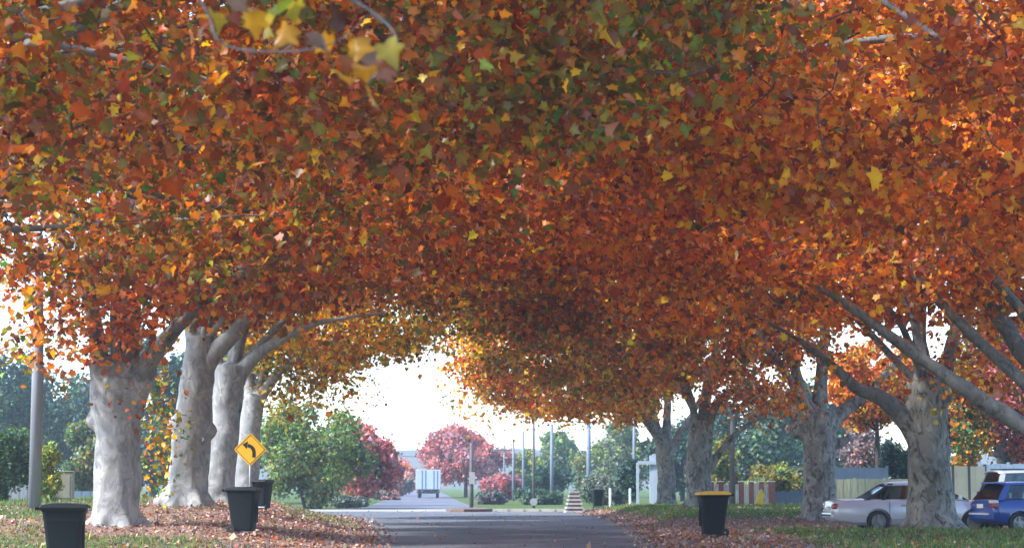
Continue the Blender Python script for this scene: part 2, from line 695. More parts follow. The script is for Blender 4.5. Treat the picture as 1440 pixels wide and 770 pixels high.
def bg_tree(name, label, px, ytop, ybot, wpx, Y, mix, n=5000, size=.32, cat='tree', trunk=True, group=None, clump=26, depth=None, stems=1, trunk_mat=None, fill=.84):
    base = on_ground(px, Y)
    s = F / Y
    zt = at(px, ytop, Y).z
    zb = max(at(px, ybot, Y).z, base.z + .05)
    rx = wpx / 2 / s
    ry = depth / 2 if depth else rx
    cz, rz = (zt + zb) / 2, (zt - zb) / 2
    root = empty(name, base, 0, label, cat, group)
    tm = trunk_mat or M['dark_bark']
    h = cz - base.z
    for k in range(stems):
        mb = MB()
        lean = (k - (stems - 1) / 2) * rx * .2
        q = [Vector((lean * .4, 0, -.2)), Vector((lean, random.uniform(-.2, .2), h * .5)), Vector((lean * 1.8, 0, h + rz * .4))]
        r0 = max(.05, min(.35, rz * .06))
        mb.tube(spline(q, 9), vals([r0, r0 * .8, r0 * .3], 9), 8, wob=.3)
        for j in range(5):
            a = R.uniform(0, 6.28)
            z0 = h * R.uniform(.45, 1.0)
            e = Vector((math.cos(a) * rx * .7, math.sin(a) * ry * .7, min(h + rz * .5, z0 + rz * R.uniform(.2, .7))))
            p0 = Vector((lean * (1 + z0 / max(h, .1) * .5), 0, z0))
            mb.tube(spline([p0, p0.lerp(e, .5) + Vector((0, 0, .2)), e], 6), vals([r0 * .5, r0 * .3, .02], 6), 5)
        mb.build('trunk' if trunk else 'stem', tm, root, smooth=True)
    # clumps
    cen, rad = [], []
    while len(cen) < clump:
        u = R.normal(size=3)
        u /= np.linalg.norm(u)
        r = R.random() ** (1 / 3.5) * fill
        cen.append(u * r * np.array([rx, ry, rz]) * R.uniform(.9, 1.12))
        rad.append(R.uniform(.2, .36) * (rx * rz) ** .5 * .78 + .12)
    n = int(n * 1.75)
    cen, rad = np.array(cen), np.array(rad)
    which = R.choice(clump, n, p=rad ** 2 / (rad ** 2).sum())
    u = nrm(R.normal(size=(n, 3)))
    rr = R.random(n) ** .35 * np.exp(R.normal(size=n) * .2)
    P = cen[which] + u * (rad[which] * rr)[:, None]
    P[:, 2] += cz - base.z
    P[:, 2] = np.maximum(P[:, 2], .03)
    # every clump leans to one hue
    T = np.zeros((n, 3))
    ks = list(mix)
    for c in range(clump):
        mm = dict(mix)
        f = ks[R.integers(len(ks))]
        mm[f] *= 3
        sel = which == c
        T[sel] = tints(int(sel.sum()), mm, .2)
    S = size * np.exp(R.normal(size=n) * .25)
    S = S * .74
    leaf_mesh('crown' if trunk else 'foliage', P, S, T, FAR, M['bgleaf'], root, up=.35, droop=-.2, wild=.8)
    return root


# ------------------------------------------------------------------ ground
def ground_material():
    m, nt, out = newmat('verge_ground')
    N, L = nt.nodes.new, nt.links.new
    geo = N('ShaderNodeNewGeometry')

    def nz(scale, det, rough=.6):
        n = N('ShaderNodeTexNoise')
        n.inputs['Scale'].default_value = scale
        n.inputs['Detail'].default_value = det
        n.inputs['Roughness'].default_value = rough
        L(geo.outputs['Position'], n.inputs['Vector'])
        return n.outputs['Fac']

    def ramp(src, els):
        r = N('ShaderNodeValToRGB')
        e = r.color_ramp.elements
        e[0].position, e[0].color = els[0][0], (*els[0][1], 1)
        e[1].position, e[1].color = els[-1][0], (*els[-1][1], 1)
        for p, c in els[1:-1]:
            k = e.new(p)
            k.color = (*c, 1)
        L(src, r.inputs[0])
        return r.outputs[0]
    leaf = ramp(nz(9, 8, .8), [(.3, (.085, .05, .036)), (.46, (.19, .11, .08)), (.56, (.28, .18, .14)), (.7, (.36, .27, .22))])
    grass = ramp(nz(3.5, 8, .75), [(.3, (.03, .055, .012)), (.5, (.07, .11, .025)), (.7, (.15, .17, .05))])
    at_ = N('ShaderNodeAttribute')
    at_.attribute_name = 'turf'
    mth = N('ShaderNodeMath')
    mth.operation = 'MULTIPLY_ADD'
    L(nz(1.1, 6, .7), mth.inputs[0])
    mth.inputs[1].default_value = 1.6
    ad = N('ShaderNodeMath')
    ad.operation = 'ADD'
    L(at_.outputs['Fac'], ad.inputs[0])
    ad.inputs[1].default_value = -1.3
    L(ad.outputs[0], mth.inputs[2])
    ms = N('ShaderNodeValToRGB')
    ms.color_ramp.elements[0].position = .0
    ms.color_ramp.elements[1].position = .3
    L(mth.outputs[0], ms.inputs[0])
    mx = N('ShaderNodeMix')
    mx.data_type = 'RGBA'
    L(ms.outputs[0], mx.inputs[0])
    L(leaf, mx.inputs[6])
    L(grass, mx.inputs[7])
    b = N('ShaderNodeBsdfPrincipled')
    b.inputs['Roughness'].default_value = .95
    b.inputs['Specular IOR Level'].default_value = .15
    L(mx.outputs[2], b.inputs['Base Color'])
    bp = N('ShaderNodeBump')
    bp.inputs['Strength'].default_value = .8
    bp.inputs['Distance'].default_value = .06
    L(nz(12, 6), bp.inputs['Height'])
    L(bp.outputs[0], b.inputs['Normal'])
    L(b.outputs[0], out.inputs[0])
    return m


def turf(X, Y):
    """0 leaf litter .. 1 green grass"""
    X = np.asarray(X, float)
    Y = np.asarray(Y, float)
    dl = edge_l(Y) - X
    dr = X - edge_r(Y)
    t = np.zeros_like(X * 1.0 + Y * 0)
    left = np.where(Y < 44, .78 * sstep(1.5, 4.0, dl), .35 * sstep(3, 6, dl))
    left = np.where((Y > 50) & (X < -11.5), .8, left)
    left = np.where((Y > 62) & (dl > .3) & (dl < 3), .55, left)
    right = np.where(Y < 56.5, .95 * sstep(2.2, 3.8, dr), .3)
    right = np.where((Y >= 56.5) & (Y < 68), .25, right)
    right = np.where(Y >= 68, .95 * sstep(.5, 1.3, dr), right)
    t = np.where(X < 0, left, right)
    t = np.where(Y > 102, 1.4, t)
    t = np.where((dl < .3) & (dr < .3) & (Y < 101), 0, t)
    return t


def axis_pts(lo, hi, step, far):
    a = list(np.arange(lo, hi + 1e-6, step))
    out = list(a)
    d = step
    x = hi
    while x < far:
        d *= 1.35
        x += d
        out.append(min(x, far))
    x = lo
    d = step
    while x > -far:
        d *= 1.35
        x -= d
        out.insert(0, max(x, -far))
    return np.array(sorted(set(round(v, 4) for v in out)))


xs = axis_pts(-22, 24, .4, 880)
ys = axis_pts(14, 112, .6, 960)
ys = ys[ys > -80]
GX, GY = np.meshgrid(xs, ys)
GZ = gz(GX, GY)
inroad = (GX > edge_l(GY) + .3) & (GX < edge_r(GY) - .3) & (GY < 100)
GZ = np.where(inroad, -.05, GZ)
GZ = np.where((GY >= 100) & (np.abs(GY - 104) < 60), GZ - .012, GZ)
nv = GX.size
me = bpy.data.meshes.new('ground')
ny, nx = GX.shape
idx = np.arange(nv).reshape(ny, nx)
fc = np.stack([idx[:-1, :-1], idx[:-1, 1:], idx[1:, 1:], idx[1:, :-1]], -1).reshape(-1, 4)
me.from_pydata(np.stack([GX.ravel(), GY.ravel(), GZ.ravel()], 1).tolist(), [], fc.tolist())
at_ = me.attributes.new('turf', 'FLOAT', 'POINT')
at_.data.foreach_set('value', turf(GX, GY).ravel().astype(np.float32))
me.materials.append(ground_material())
for p in me.polygons:
    p.use_smooth = True
g = bpy.data.objects.new('ground', me)
C.objects.link(g)
tag(g, kind='structure')


def asphalt(name, base, spotted=.5):
    m, nt, out = newmat(name)
    N, L = nt.nodes.new, nt.links.new
    geo = N('ShaderNodeNewGeometry')
    n1 = N('ShaderNodeTexNoise')
    n1.inputs['Scale'].default_value = 60
    n1.inputs['Detail'].default_value = 4
    n2 = N('ShaderNodeTexNoise')
    n2.inputs['Scale'].default_value = .6
    n2.inputs['Detail'].default_value = 6
    mp = N('ShaderNodeMapping')
    mp.inputs['Scale'].default_value = (.5, .16, 1)
    L(geo.outputs['Position'], mp.inputs[0])
    L(geo.outputs['Position'], n1.inputs['Vector'])
    L(mp.outputs[0], n2.inputs['Vector'])
    r = N('ShaderNodeValToRGB')
    r.color_ramp.elements[0].position = .3
    r.color_ramp.elements[0].color = tuple(c * .74 for c in base) + (1,)
    r.color_ramp.elements[1].position = .72
    r.color_ramp.elements[1].color = tuple(c * 1.2 for c in base) + (1,)
    L(n2.outputs['Fac'], r.inputs[0])
    mx = N('ShaderNodeMix')
    mx.data_type = 'RGBA'
    mx.blend_type = 'MULTIPLY'
    mx.inputs[0].default_value = .5
    L(r.outputs[0], mx.inputs[6])
    L(n1.outputs['Color'], mx.inputs[7])
    # old cracks and a few darker repair patches
    wp = N('ShaderNodeTexNoise')
    wp.inputs['Scale'].default_value = 1.4
    L(geo.outputs['Position'], wp.inputs['Vector'])
    ws = N('ShaderNodeVectorMath')
    ws.operation = 'MULTIPLY_ADD'
    ws.inputs[1].default_value = (1.2, 1.2, 0)
    L(wp.outputs['Color'], ws.inputs[0])
    L(geo.outputs['Position'], ws.inputs[2])
    vo = N('ShaderNodeTexVoronoi')
    vo.feature = 'DISTANCE_TO_EDGE'
    vo.inputs['Scale'].default_value = .28
    L(ws.outputs[0], vo.inputs['Vector'])
    cr = N('ShaderNodeValToRGB')
    cr.color_ramp.elements[0].position = .004
    cr.color_ramp.elements[0].color = (.45, .45, .45, 1)
    cr.color_ramp.elements[1].position = .016
    cr.color_ramp.elements[1].color = (1, 1, 1, 1)
    L(vo.outputs['Distance'], cr.inputs[0])
    vc = N('ShaderNodeTexVoronoi')
    vc.inputs['Scale'].default_value = .22
    L(geo.outputs['Position'], vc.inputs['Vector'])
    pr = N('ShaderNodeValToRGB')
    pr.color_ramp.interpolation = 'CONSTANT'
    pr.color_ramp.elements[0].color = (1, 1, 1, 1)
    pr.color_ramp.elements[1].position = .78
    pr.color_ramp.elements[1].color = (.8, .8, .82, 1)
    L(vc.outputs['Color'], pr.inputs[0])
    m1 = N('ShaderNodeMix')
    m1.data_type, m1.blend_type = 'RGBA', 'MULTIPLY'
    m1.inputs[0].default_value = 1
    L(r.outputs[0], m1.inputs[6])
    L(cr.outputs[0], m1.inputs[7])
    m2 = N('ShaderNodeMix')
    m2.data_type, m2.blend_type = 'RGBA', 'MULTIPLY'
    m2.inputs[0].default_value = 1
    L(m1.outputs[2], m2.inputs[6])
    L(pr.outputs[0], m2.inputs[7])
    b = N('ShaderNodeBsdfPrincipled')
    b.inputs['Roughness'].default_value = .75
    L(m2.outputs[2], b.inputs['Base Color'])
    bp = N('ShaderNodeBump')
    bp.inputs['Strength'].default_value = .35
    bp.inputs['Distance'].default_value = .01
    L(n1.outputs['Fac'], bp.inputs['Height'])
    L(bp.outputs[0], b.inputs['Normal'])
    L(b.outputs[0], out.inputs[0])
    return m


def sheet(name, rows, z, mat, kind='structure'):
    """rows: (y, xl, xr) -> one strip with ten columns"""
    mb = MB()
    k = 10
    for y, a, b in rows:
        for i in range(k + 1):
            mb.v.append((a + (b - a) * i / k, y, z - .03 * abs(i / k - .5) * 2 * 0))
    for j in range(len(rows) - 1):
        for i in range(k):
            a = j * (k + 1) + i
            mb.f.append((a, a + 1, a + k + 2, a + k + 1))
    o = mb.build(name, mat)
    return tag(o, kind=kind)


road_m = asphalt('asphalt', (.115, .118, .13))
rows = []
for y in np.arange(-60, 100.01, .5):
    jl = .16 * mnoise.noise(Vector((y * .55, 1, 0))) + .08 * mnoise.noise(Vector((y * 2.1, 5, 0)))
    jr = .16 * mnoise.noise(Vector((y * .5, 9, 0))) + .08 * mnoise.noise(Vector((y * 2.3, 14, 0)))
    rows.append((float(y), float(edge_l(y)) + jl, float(edge_r(y)) + jr))
sheet('road', rows, .012, road_m)
# the street it bends into, running off to the left in the open
rows = [(100.0 + .5 * i, -90.0, 3.2 + .12 * i) for i in range(0, 5)]
sheet('side_road', rows, .010, road_m)
pale = asphalt('pale_sunlit_road', (.34, .32, .28))  # stretch of the bend in sun; its brightness is put into this paler colour
sheet('side_road', [(102.0, -90, -2.6), (106, -90, -2.6), (111, -90, -2.9)], .014, pale)
far_m = asphalt('sunlit_road', (.13, .13, .15))
rows = []
for y, c, w in ((111, -5.6, 3.9), (122, -5.5, 3.3), (150, -6.9, 3.2), (196, -8.9, 3.2), (300, -13.5, 3.2), (420, -19, 3.2)):
    rows.append((y, c - w, c + w))
sheet('road', rows, .016, far_m)
# raised nose of the kerb where the road bends
mb = MB()
pts = [(-2.4, 100.6), (-1.3, 101.3), (-.9, 103.5), (-1.6, 108), (-3, 108), (-3.4, 103), (-3, 101)]
mb.prism([(x, y, -.05) for x, y in pts], (0, 0, .2))
o = mb.build('traffic_island', M['brown'], bevel=.03)
tag(o, kind='structure')
# kerb along the far right side of the bend
mb = MB()
for i in range(14):
    mb.box((-.6 + i * .8, 102.45 + .25 * math.sin(i * .2), .05), (.79, .16, .2))
o = mb.build('kerb', M['concrete'])
tag(o, kind='structure')

# ------------------------------------------------------------------ plane trees
RUSSET = {'dusty': .8, 'maroon': 1.2, 'rust': 3.2, 'orange': 2.6, 'amber': 1.3, 'olive': 1.8, 'brown': 2, 'green': .5}
DARKRED = {'dusty': .8, 'maroon': 1.4, 'rust': 3.4, 'orange': 2.6, 'brown': 1.2, 'olive': .7, 'amber': .4}
ORANGE = {'dusty': .5, 'rust': 3.2, 'orange': 4.6, 'amber': 2, 'maroon': .5, 'brown': .3, 'olive': .4}
MIXED = {'dusty': .8, 'rust': 2.4, 'orange': 2.8, 'amber': 2.4, 'maroon': .7, 'olive': 2.2, 'brown': 1.0, 'green': .5, 'yellow': .4}
GOLD = {'amber': 3.4, 'yellow': 2, 'orange': .9, 'olive': 2, 'green': .5, 'rust': .2}
OLIVE = {'dusty': .8, 'olive': 3.0, 'brown': 2, 'rust': 2.6, 'amber': 1.4, 'orange': 1.4, 'green': .45, 'lime': .3, 'maroon': .6}
YG = {'olive': 3, 'amber': 1.3, 'yellow': .7, 'green': 1.4, 'rust': .6, 'brown': 1}

BP, BM, LG = M['bark_pale'], M['bark_mottled'], M['limb_grey']
# left row
plane_tree('thick pale plane tree with red sprouts on its trunk, beside the grey utility pole', 48,
           [(165, 740, 80), (163, 715, 72), (165, 660, 66), (165, 600, 66), (163, 565, 70), (166, 530, 66)],
           [(-1, [(150, 568, 40), (139, 495, 26), (132, 440, 20), (122, 380, 15), (105, 300, 9)]),
            (1, [(168, 560, 52), (178, 470, 36), (182, 390, 32), (186, 310, 25), (195, 220, 16), (200, 150, 9)]),
            (-1.5, [(180, 572, 44), (209, 510, 29), (235, 475, 23), (268, 440, 18), (310, 405, 14), (375, 360, 9)])],
           (-5.6, 47.5, 10.2, 9.0, 6.8, 5.2, 5.6, .02, .12), DARKRED, BP, extras=[
               (60, 480, 47, .7, .5, 150, MIXED), (85, 465, 47, .6, .6, 150, DARKRED), (150, 445, 46.5, .9, .4, 300, DARKRED), (120, 480, 46.8, .5, .3, 110, DARKRED), (190, 470, 46.5, .5, .35, 130, DARKRED), (90, 430, 48, .8, .6, 170, MIXED), (215, 420, 46.5, .7, .4, 160, DARKRED),
               (35, 490, 48, .4, .3, 60, YG), (8, 365, 47, .9, .5, 260, MIXED), (55, 400, 47, .8, .4, 200, MIXED), (165, 560, 47.3, .3, .35, 26, DARKRED),
               (195, 590, 47.3, .2, .4, 16, DARKRED), (110, 530, 47.5, .25, .3, 12, ORANGE)],
           knobs=[(133, 592, 16), (180, 645, 9), (196, 520, 20)], limb_bark=LG)
plane_tree('pale plane tree with burled trunk and a limb reaching right, second in left row', 58,
           [(262, 712, 76), (262, 692, 60), (267, 640, 55), (272, 590, 51), (278, 540, 47), (281, 500, 45), (282, 472, 38)],
           [(1, [(272, 492, 22), (266, 455, 16), (258, 400, 11), (250, 330, 7)]),
            (-1, [(285, 520, 34), (305, 492, 26), (335, 462, 20), (368, 418, 15), (420, 372, 10), (480, 330, 6)]),
            (2, [(285, 490, 28), (298, 430, 20), (310, 355, 14), (325, 270, 8)])],
           (-5.0, 57.5, 10.4, 8.8, 6, 5.2, 6.3, .0, .10), MIXED | {'maroon': 1.4, 'brown': 2, 'olive': 2.8, 'amber': 2.6}, BP, extras=[
               (225, 580, 56, .28, .8, 130, YG), (218, 650, 56, .24, .6, 110, YG), (238, 620, 56.5, .22, .7, 70, YG), (212, 540, 56, .3, .5, 60, OLIVE),
               (262, 600, 57, .2, .2, 12, YG)],
           knobs=[(292, 606, 13), (247, 596, 12), (252, 612, 10), (228, 704, 14)])
plane_tree('smooth pale plane tree with long limb arching over the road, third in left row', 68,
           [(307, 706, 54), (309, 680, 46), (312, 640, 42), (317, 590, 40), (320, 550, 40), (324, 515, 46)],
           [(1, [(312, 530, 22), (301, 490, 15), (295, 430, 11), (288, 350, 7)]),
            (-1.5, [(332, 532, 26), (358, 502, 17), (400, 474, 12), (440, 456, 8), (490, 446, 5), (540, 440, 3)]),
            (2, [(325, 520, 24), (342, 465, 16), (358, 400, 11), (375, 320, 7)])],
           (-5.2, 67.5, 10.6, 8.4, 6, 4.8, 6.4, .05, .14), MIXED | {'maroon': 1.6, 'olive': 3, 'brown': 1.6}, BP,
           knobs=[(298, 600, 9), (336, 560, 9)])
plane_tree('slim pale plane tree with golden leaves behind the curve sign, farthest in left row', 80,
           [(345, 706, 40), (347, 670, 35), (350, 620, 31), (354, 580, 30), (358, 555, 32)],
           [(1, [(352, 565, 18), (349, 510, 13), (345, 440, 9), (335, 350, 6)]),
            (-1.5, [(358, 572, 20), (384, 532, 14), (410, 508, 9), (455, 482, 6), (520, 470, 4)]),
            (2, [(360, 560, 16), (380, 500, 11), (400, 430, 8)])],
           (-6.2, 80, 10, 7.4, 5.5, 4.6, 4.6, .1, .36), GOLD, BP, extras=[
               (420, 530, 80, .8, .5, 420, GOLD), (455, 550, 80, .8, .5, 330, GOLD), (395, 545, 80, .6, .5, 260, GOLD), (400, 570, 80, .6, .4, 130, GOLD), (480, 520, 79, .6, .5, 130, GOLD),
               (510, 505, 78, .5, .4, 70, YG), (525, 560, 78, .35, .35, 22, MIXED), (540, 545, 78, .35, .3, 18, MIXED), (440, 500, 79, .8, .4, 170, OLIVE)])
# left row, trunks outside the frame
plane_tree('near plane tree whose dark russet boughs hang over the grey pole, trunk out of view', 35.5,
           [(-70, 760, 95), (-68, 700, 82), (-66, 600, 80), (-66, 480, 90)],
           [(1, [(-70, 480, 44), (-60, 380, 30), (-40, 250, 20), (-10, 100, 12)])],
           (-4.6, 35, 9.8, 8.6, 6.8, 5.2, 4.6, .05, .16), RUSSET, BP, limb_bark=M['twig'], auto=0, nspray=500, per=96, size=.118, shape=LOBED)
plane_tree('nearest large plane tree, olive and brown leaves filling the top left corner', 24,
           [(-420, 860, 140), (-415, 700, 120), (-410, 500, 118), (-405, 300, 130)],
           [(0, [(-390, 340, 60), (-250, 180, 36), (-60, 60, 22), (160, -10, 12), (420, -60, 6)]),
            (-2, [(-390, 320, 60), (-300, 60, 36), (-150, -120, 22), (60, -220, 10)]),
            (2, [(-400, 300, 50), (-330, 120, 30), (-100, 40, 18), (200, 90, 10), (420, 150, 5)])],
           (-3.6, 24, 9.2, 7.6, 5.2, 4.4, 4.9, .03, .09), OLIVE, BP, nspray=500, per=104, size=.115, shape=LOBED)
# right row
plane_tree('stout mottled plane tree standing before the silver sedan', 54,
           [(1311, 750, 84), (1310, 725, 68), (1309, 680, 60), (1308, 640, 58), (1306, 600, 60), (1303, 565, 62), (1301, 535, 44)],
           [(-1, [(1292, 610, 36), (1262, 577, 27), (1232, 556, 22), (1205, 545, 17), (1178, 520, 13), (1125, 478, 8)]),
            (1, [(1302, 555, 40), (1296, 500, 24), (1285, 440, 16), (1268, 390, 11), (1240, 320, 7)]),
            (2, [(1310, 560, 36), (1335, 500, 22), (1350, 430, 15), (1370, 340, 9)])],
           (7.6, 53.5, 10.2, 9.0, 6, 5.2, 5.8, .0, .0), ORANGE, BM, extras=[
               (1345, 560, 53, .3, .3, 24, GOLD), (1160, 500, 53, .6, .4, 80, MIXED), (1400, 540, 53, .7, .4, 200, MIXED), (1370, 500, 53, .9, .5, 330, ORANGE), (1420, 470, 53, .9, .5, 330, DARKRED), (1330, 440, 52, .7, .4, 120, ORANGE)],
           knobs=[(1332, 632, 9), (1283, 585, 16), (1300, 628, 12), (1330, 560, 12)], limb_bark=LG)
plane_tree('dark mottled plane tree with a bulging burl, left of the silver sedan', 68,
           [(1152, 726, 60), (1152, 702, 49), (1152, 650, 46), (1150, 610, 48), (1147, 580, 54)],
           [(-1, [(1140, 590, 30), (1128, 556, 20), (1121, 528, 15), (1108, 478, 10), (1090, 420, 6)]),
            (1, [(1165, 600, 26), (1190, 576, 18), (1216, 556, 14), (1243, 528, 10), (1285, 480, 6)]),
            (2, [(1150, 590, 26), (1156, 520, 16), (1162, 460, 10), (1170, 380, 6)]),
            (0, [(1168, 625, 18), (1183, 622, 13), (1196, 612, 8)])],
           (6.4, 67.5, 9.9, 8.6, 6, 5.0, 5.7, .0, .0), DARKRED | {'olive': 2.6, 'amber': 1.2, 'green': .4}, BM, extras=[(1075, 535, 66, .8, .5, 260, DARKRED), (1110, 560, 66, .5, .4, 150, ORANGE), (1250, 545, 68, .8, .5, 220, ORANGE)], knobs=[(1124, 604, 15), (1180, 622, 9), (1140, 600, 12)])
plane_tree('plane tree with one thin branch rising to the right, behind the yellow lidded bin', 84,
           [(983, 716, 46), (983, 694, 37), (984, 650, 34), (985, 620, 34), (987, 592, 32)],
           [(-1, [(982, 620, 18), (976, 580, 12), (966, 540, 9), (948, 480, 6)]),
            (1, [(994, 662, 14), (1020, 626, 9), (1042, 603, 7), (1075, 585, 5)]),
            (2, [(988, 605, 22), (994, 550, 15), (1004, 500, 10), (1015, 430, 6)]),
            (-1, [(992, 605, 16), (1012, 562, 10), (1042, 540, 7), (1080, 510, 5)])],
           (5.4, 83.5, 9.5, 8.2, 6, 4.8, 5.1, .05, .0), MIXED | {'olive': 3, 'amber': 2.2}, BM, extras=[(1050, 555, 82, .9, .5, 560, DARKRED), (1090, 565, 83, .7, .4, 480, DARKRED), (1020, 560, 83, .5, .4, 240, DARKRED), (900, 570, 83, .6, .4, 150, ORANGE)], knobs=[(970, 658, 9)])
plane_tree('slender dark plane tree beside the white porch frame, farthest in the right row', 100,
           [(937, 714, 34), (937, 694, 26), (936, 650, 25), (935, 622, 26)],
           [(-1, [(932, 632, 15), (920, 602, 10), (914, 578, 8), (900, 545, 5)]),
            (1, [(940, 638, 14), (958, 606, 10), (975, 580, 7), (995, 540, 5)]),
            (1.5, [(936, 625, 16), (938, 580, 11), (940, 520, 7)]),
            (-2, [(934, 630, 14), (905, 590, 9), (850, 560, 7), (780, 550, 5), (710, 545, 4)])],
           (3.2, 98.5, 8.6, 6.2, 6, 4.4, 4.5, .06, .02), GOLD | {'orange': 3.5, 'rust': 2.5}, BM, extras=[
               (670, 570, 98, .8, .6, 220, GOLD | {'rust': 2}), (690, 540, 98, .9, .6, 220, GOLD), (740, 570, 98, .9, .4, 220, ORANGE), (800, 575, 97, .9, .4, 240, ORANGE | {'amber': 3}),
               (860, 570, 97, .8, .4, 200, ORANGE), (650, 530, 98, .7, .6, 180, GOLD)])
# right row, trunks outside the frame
plane_tree('near plane tree whose thick grey limbs slant in over the parked blue car', 45,
           [(1600, 780, 95), (1596, 730, 78), (1592, 690, 74), (1590, 650, 80)],
           [(0, [(1580, 680, 50), (1510, 640, 38), (1440, 600, 26), (1375, 558, 23), (1330, 528, 20), (1282, 494, 17), (1235, 460, 14), (1190, 428, 13), (1140, 396, 8)]),
            (1, [(1590, 660, 52), (1530, 590, 34), (1465, 530, 28), (1420, 470, 25), (1375, 400, 22), (1330, 335, 16), (1285, 270, 10)]),
            (-2, [(1590, 650, 54), (1560, 480, 40), (1500, 290, 30), (1440, 150, 24), (1400, 70, 18), (1362, -10, 12), (1330, -90, 7)]),
            (2, [(1300, 510, 14), (1285, 455, 10), (1272, 420, 7), (1255, 370, 4)])],
           (7.6, 44.5, 10, 8.8, 5.6, 5.2, 5.5, .05, .0), ORANGE, BM, nspray=520, per=88, size=.132, shape=LOBED, limb_bark=LG, auto=4)
plane_tree('nearest right hand plane tree, bright rust leaves filling the top right corner', 30,
           [(1860, 840, 120), (1855, 700, 100), (1850, 560, 98), (1846, 430, 110)],
           [(0, [(1840, 460, 60), (1700, 300, 40), (1540, 160, 26), (1380, 60, 16), (1200, 60, 10), (1060, 90, 5)]),
            (2, [(1846, 440, 60), (1760, 220, 40), (1640, 60, 24), (1500, -100, 12)]),
            (-1, [(1840, 450, 50), (1640, 330, 30), (1440, 240, 16), (1280, 235, 9), (1130, 250, 5)])],
           (6.2, 30, 9.4, 7.8, 5.4, 4.9, 4.8, .1, .0), ORANGE, BM, nspray=500, per=96, size=.118, shape=LOBED, limb_bark=LG)

# spray of big leaves hanging close to the camera
def hanging_bough():
    Y = 11.0
    root = empty('plane_tree', Vector((-6.4, 12, gzf(-6.4, 12))), 0,
                 'plane tree whose few large close leaves dangle blurred at the top, left of centre', 'tree', 'plane trees lining the street')
    off = root.location.copy()
    mb = MB()
    mb.tube([Vector((0, 0, -.2)), Vector((.05, 0, 2)), Vector((.1, .1, 4.6)), Vector((.3, 0, 7))], [.5, .42, .36, .2], 16, wob=.2)
    mb.build('trunk', BP, root, smooth=True)
    lm = MB()
    a = [Vector((-6.2, 12, 5.2)), Vector((-4.4, 11.4, 5.5)), Vector((-2.6, 10.8, 4.7)), at(270, -10, Y), at(310, 60, Y), at(395, 73, Y), at(470, 60, Y), at(520, 20, Y)]
    lm.tube([p - off for p in spline(a, 30)], vals([.16, .1, .04, .008, .006, .005, .004, .003], 30), 8)
    lm.build('limb', LG, root, smooth=True)
    lm = MB()
    a2 = [Vector((-2.6, 10.8, 4.7)), at(330, -40, Y), at(470, -10, Y), at(540, 30, Y), at(560, 60, Y)]
    lm.tube([p - off for p in spline(a2, 20)], vals([.03, .014, .009, .007, .004], 20), 8)
    lm.build('limb', LG, root, smooth=True)
    spots = [(285, 15), (300, 25), (290, 45), (345, 10), (360, 15), (375, 25), (395, 15), (405, 30), (330, -5), (420, 5),
             (470, 105), (485, 85), (500, 90), (530, 75), (545, 65), (540, 100), (520, 120), (470, 70), (550, 90), (455, 45), (505, 50)]
    P = np.array([list(at(x + random.uniform(-6, 6), y + random.uniform(-6, 6), Y + random.uniform(-.25, .25)) - off) for x, y in spots])
    T = np.array([PAL[random.choice(['amber', 'yellow', 'dusty', 'litter', 'amber', 'litter', 'yellow', 'lime'])] for _ in spots]) * .62
    # high crown above the frame
    n = 2600
    u = nrm(R.normal(size=(n, 3))) * (R.random(n) ** .3)[:, None] * np.array([4.5, 4, 2.6]) + np.array([1.2, 0, 8.2])
    P = np.vstack([P, u])
    T = np.vstack([T, tints(n, RUSSET)])
    S = np.concatenate([np.full(len(spots), .145) * np.exp(R.normal(size=len(spots)) * .15), .2 * np.exp(R.normal(size=n) * .2)])
    leaf_mesh('crown', P, S, T, LOBED, M['leaf'], root, up=.15, droop=-1.6, wild=.7)


hanging_bough()

# ------------------------------------------------------------------ ground cover
n = 120000
X = R.uniform(-15, 15, n)
Y = 27 + 75 * R.random(n) ** 1.25
dl, dr = edge_l(Y) - X, X - edge_r(Y)
off = np.maximum(dl, dr)
tf = turf(X, Y)
pk = np.where(off < -.5, .012, np.where(off < 0, .3, 1.0 - .78 * tf))
keep = R.random(n) < pk
X, Y = X[keep], Y[keep]
Z = np.where(np.maximum(edge_l(Y) - X, X - edge_r(Y)) < 0, .02, gz(X, Y)) + .025
T = tints(len(X), {'brown': 2.2, 'rust': .4, 'maroon': .6, 'greytwig': 2, 'litter': 5}, .3)
o = leaf_mesh('fallen_leaves', np.stack([X, Y, Z], 1), .072 * np.exp(R.normal(size=len(X)) * .3), T, FAR, M['litter'], up=.7, droop=0, wild=.55)
tag(o, 'dry brown plane leaves littering the verges and road edges', kind='stuff')

n = 260000
X = R.uniform(-17, 17, n)
Y = 28 + 76 * R.random(n) ** 1.3
tf = turf(X, Y)
pat = np.array([mnoise.noise(Vector((x * .5, y * .35, 2))) for x, y in zip(X, Y)])
keep = (R.random(n) < np.clip(tf * 1.2 + pat * .9 - .35, 0, 1)) & (np.maximum(edge_l(Y) - X, X - edge_r(Y)) > .35)
X, Y, tf = X[keep], Y[keep], tf[keep]
N = len(X)
P = np.stack([X, Y, gz(X, Y) - .01], 1)
blade = (np.array([(-.09, 0, 0), (.09, 0, 0), (.03, .62, .05), (0, 1, .22)], float), np.array([(0, 1, 2), (0, 2, 3)]))
T = tints(N, {'green': 2.2, 'midgreen': 2.4, 'lime': .8, 'olive': .6}, .25)


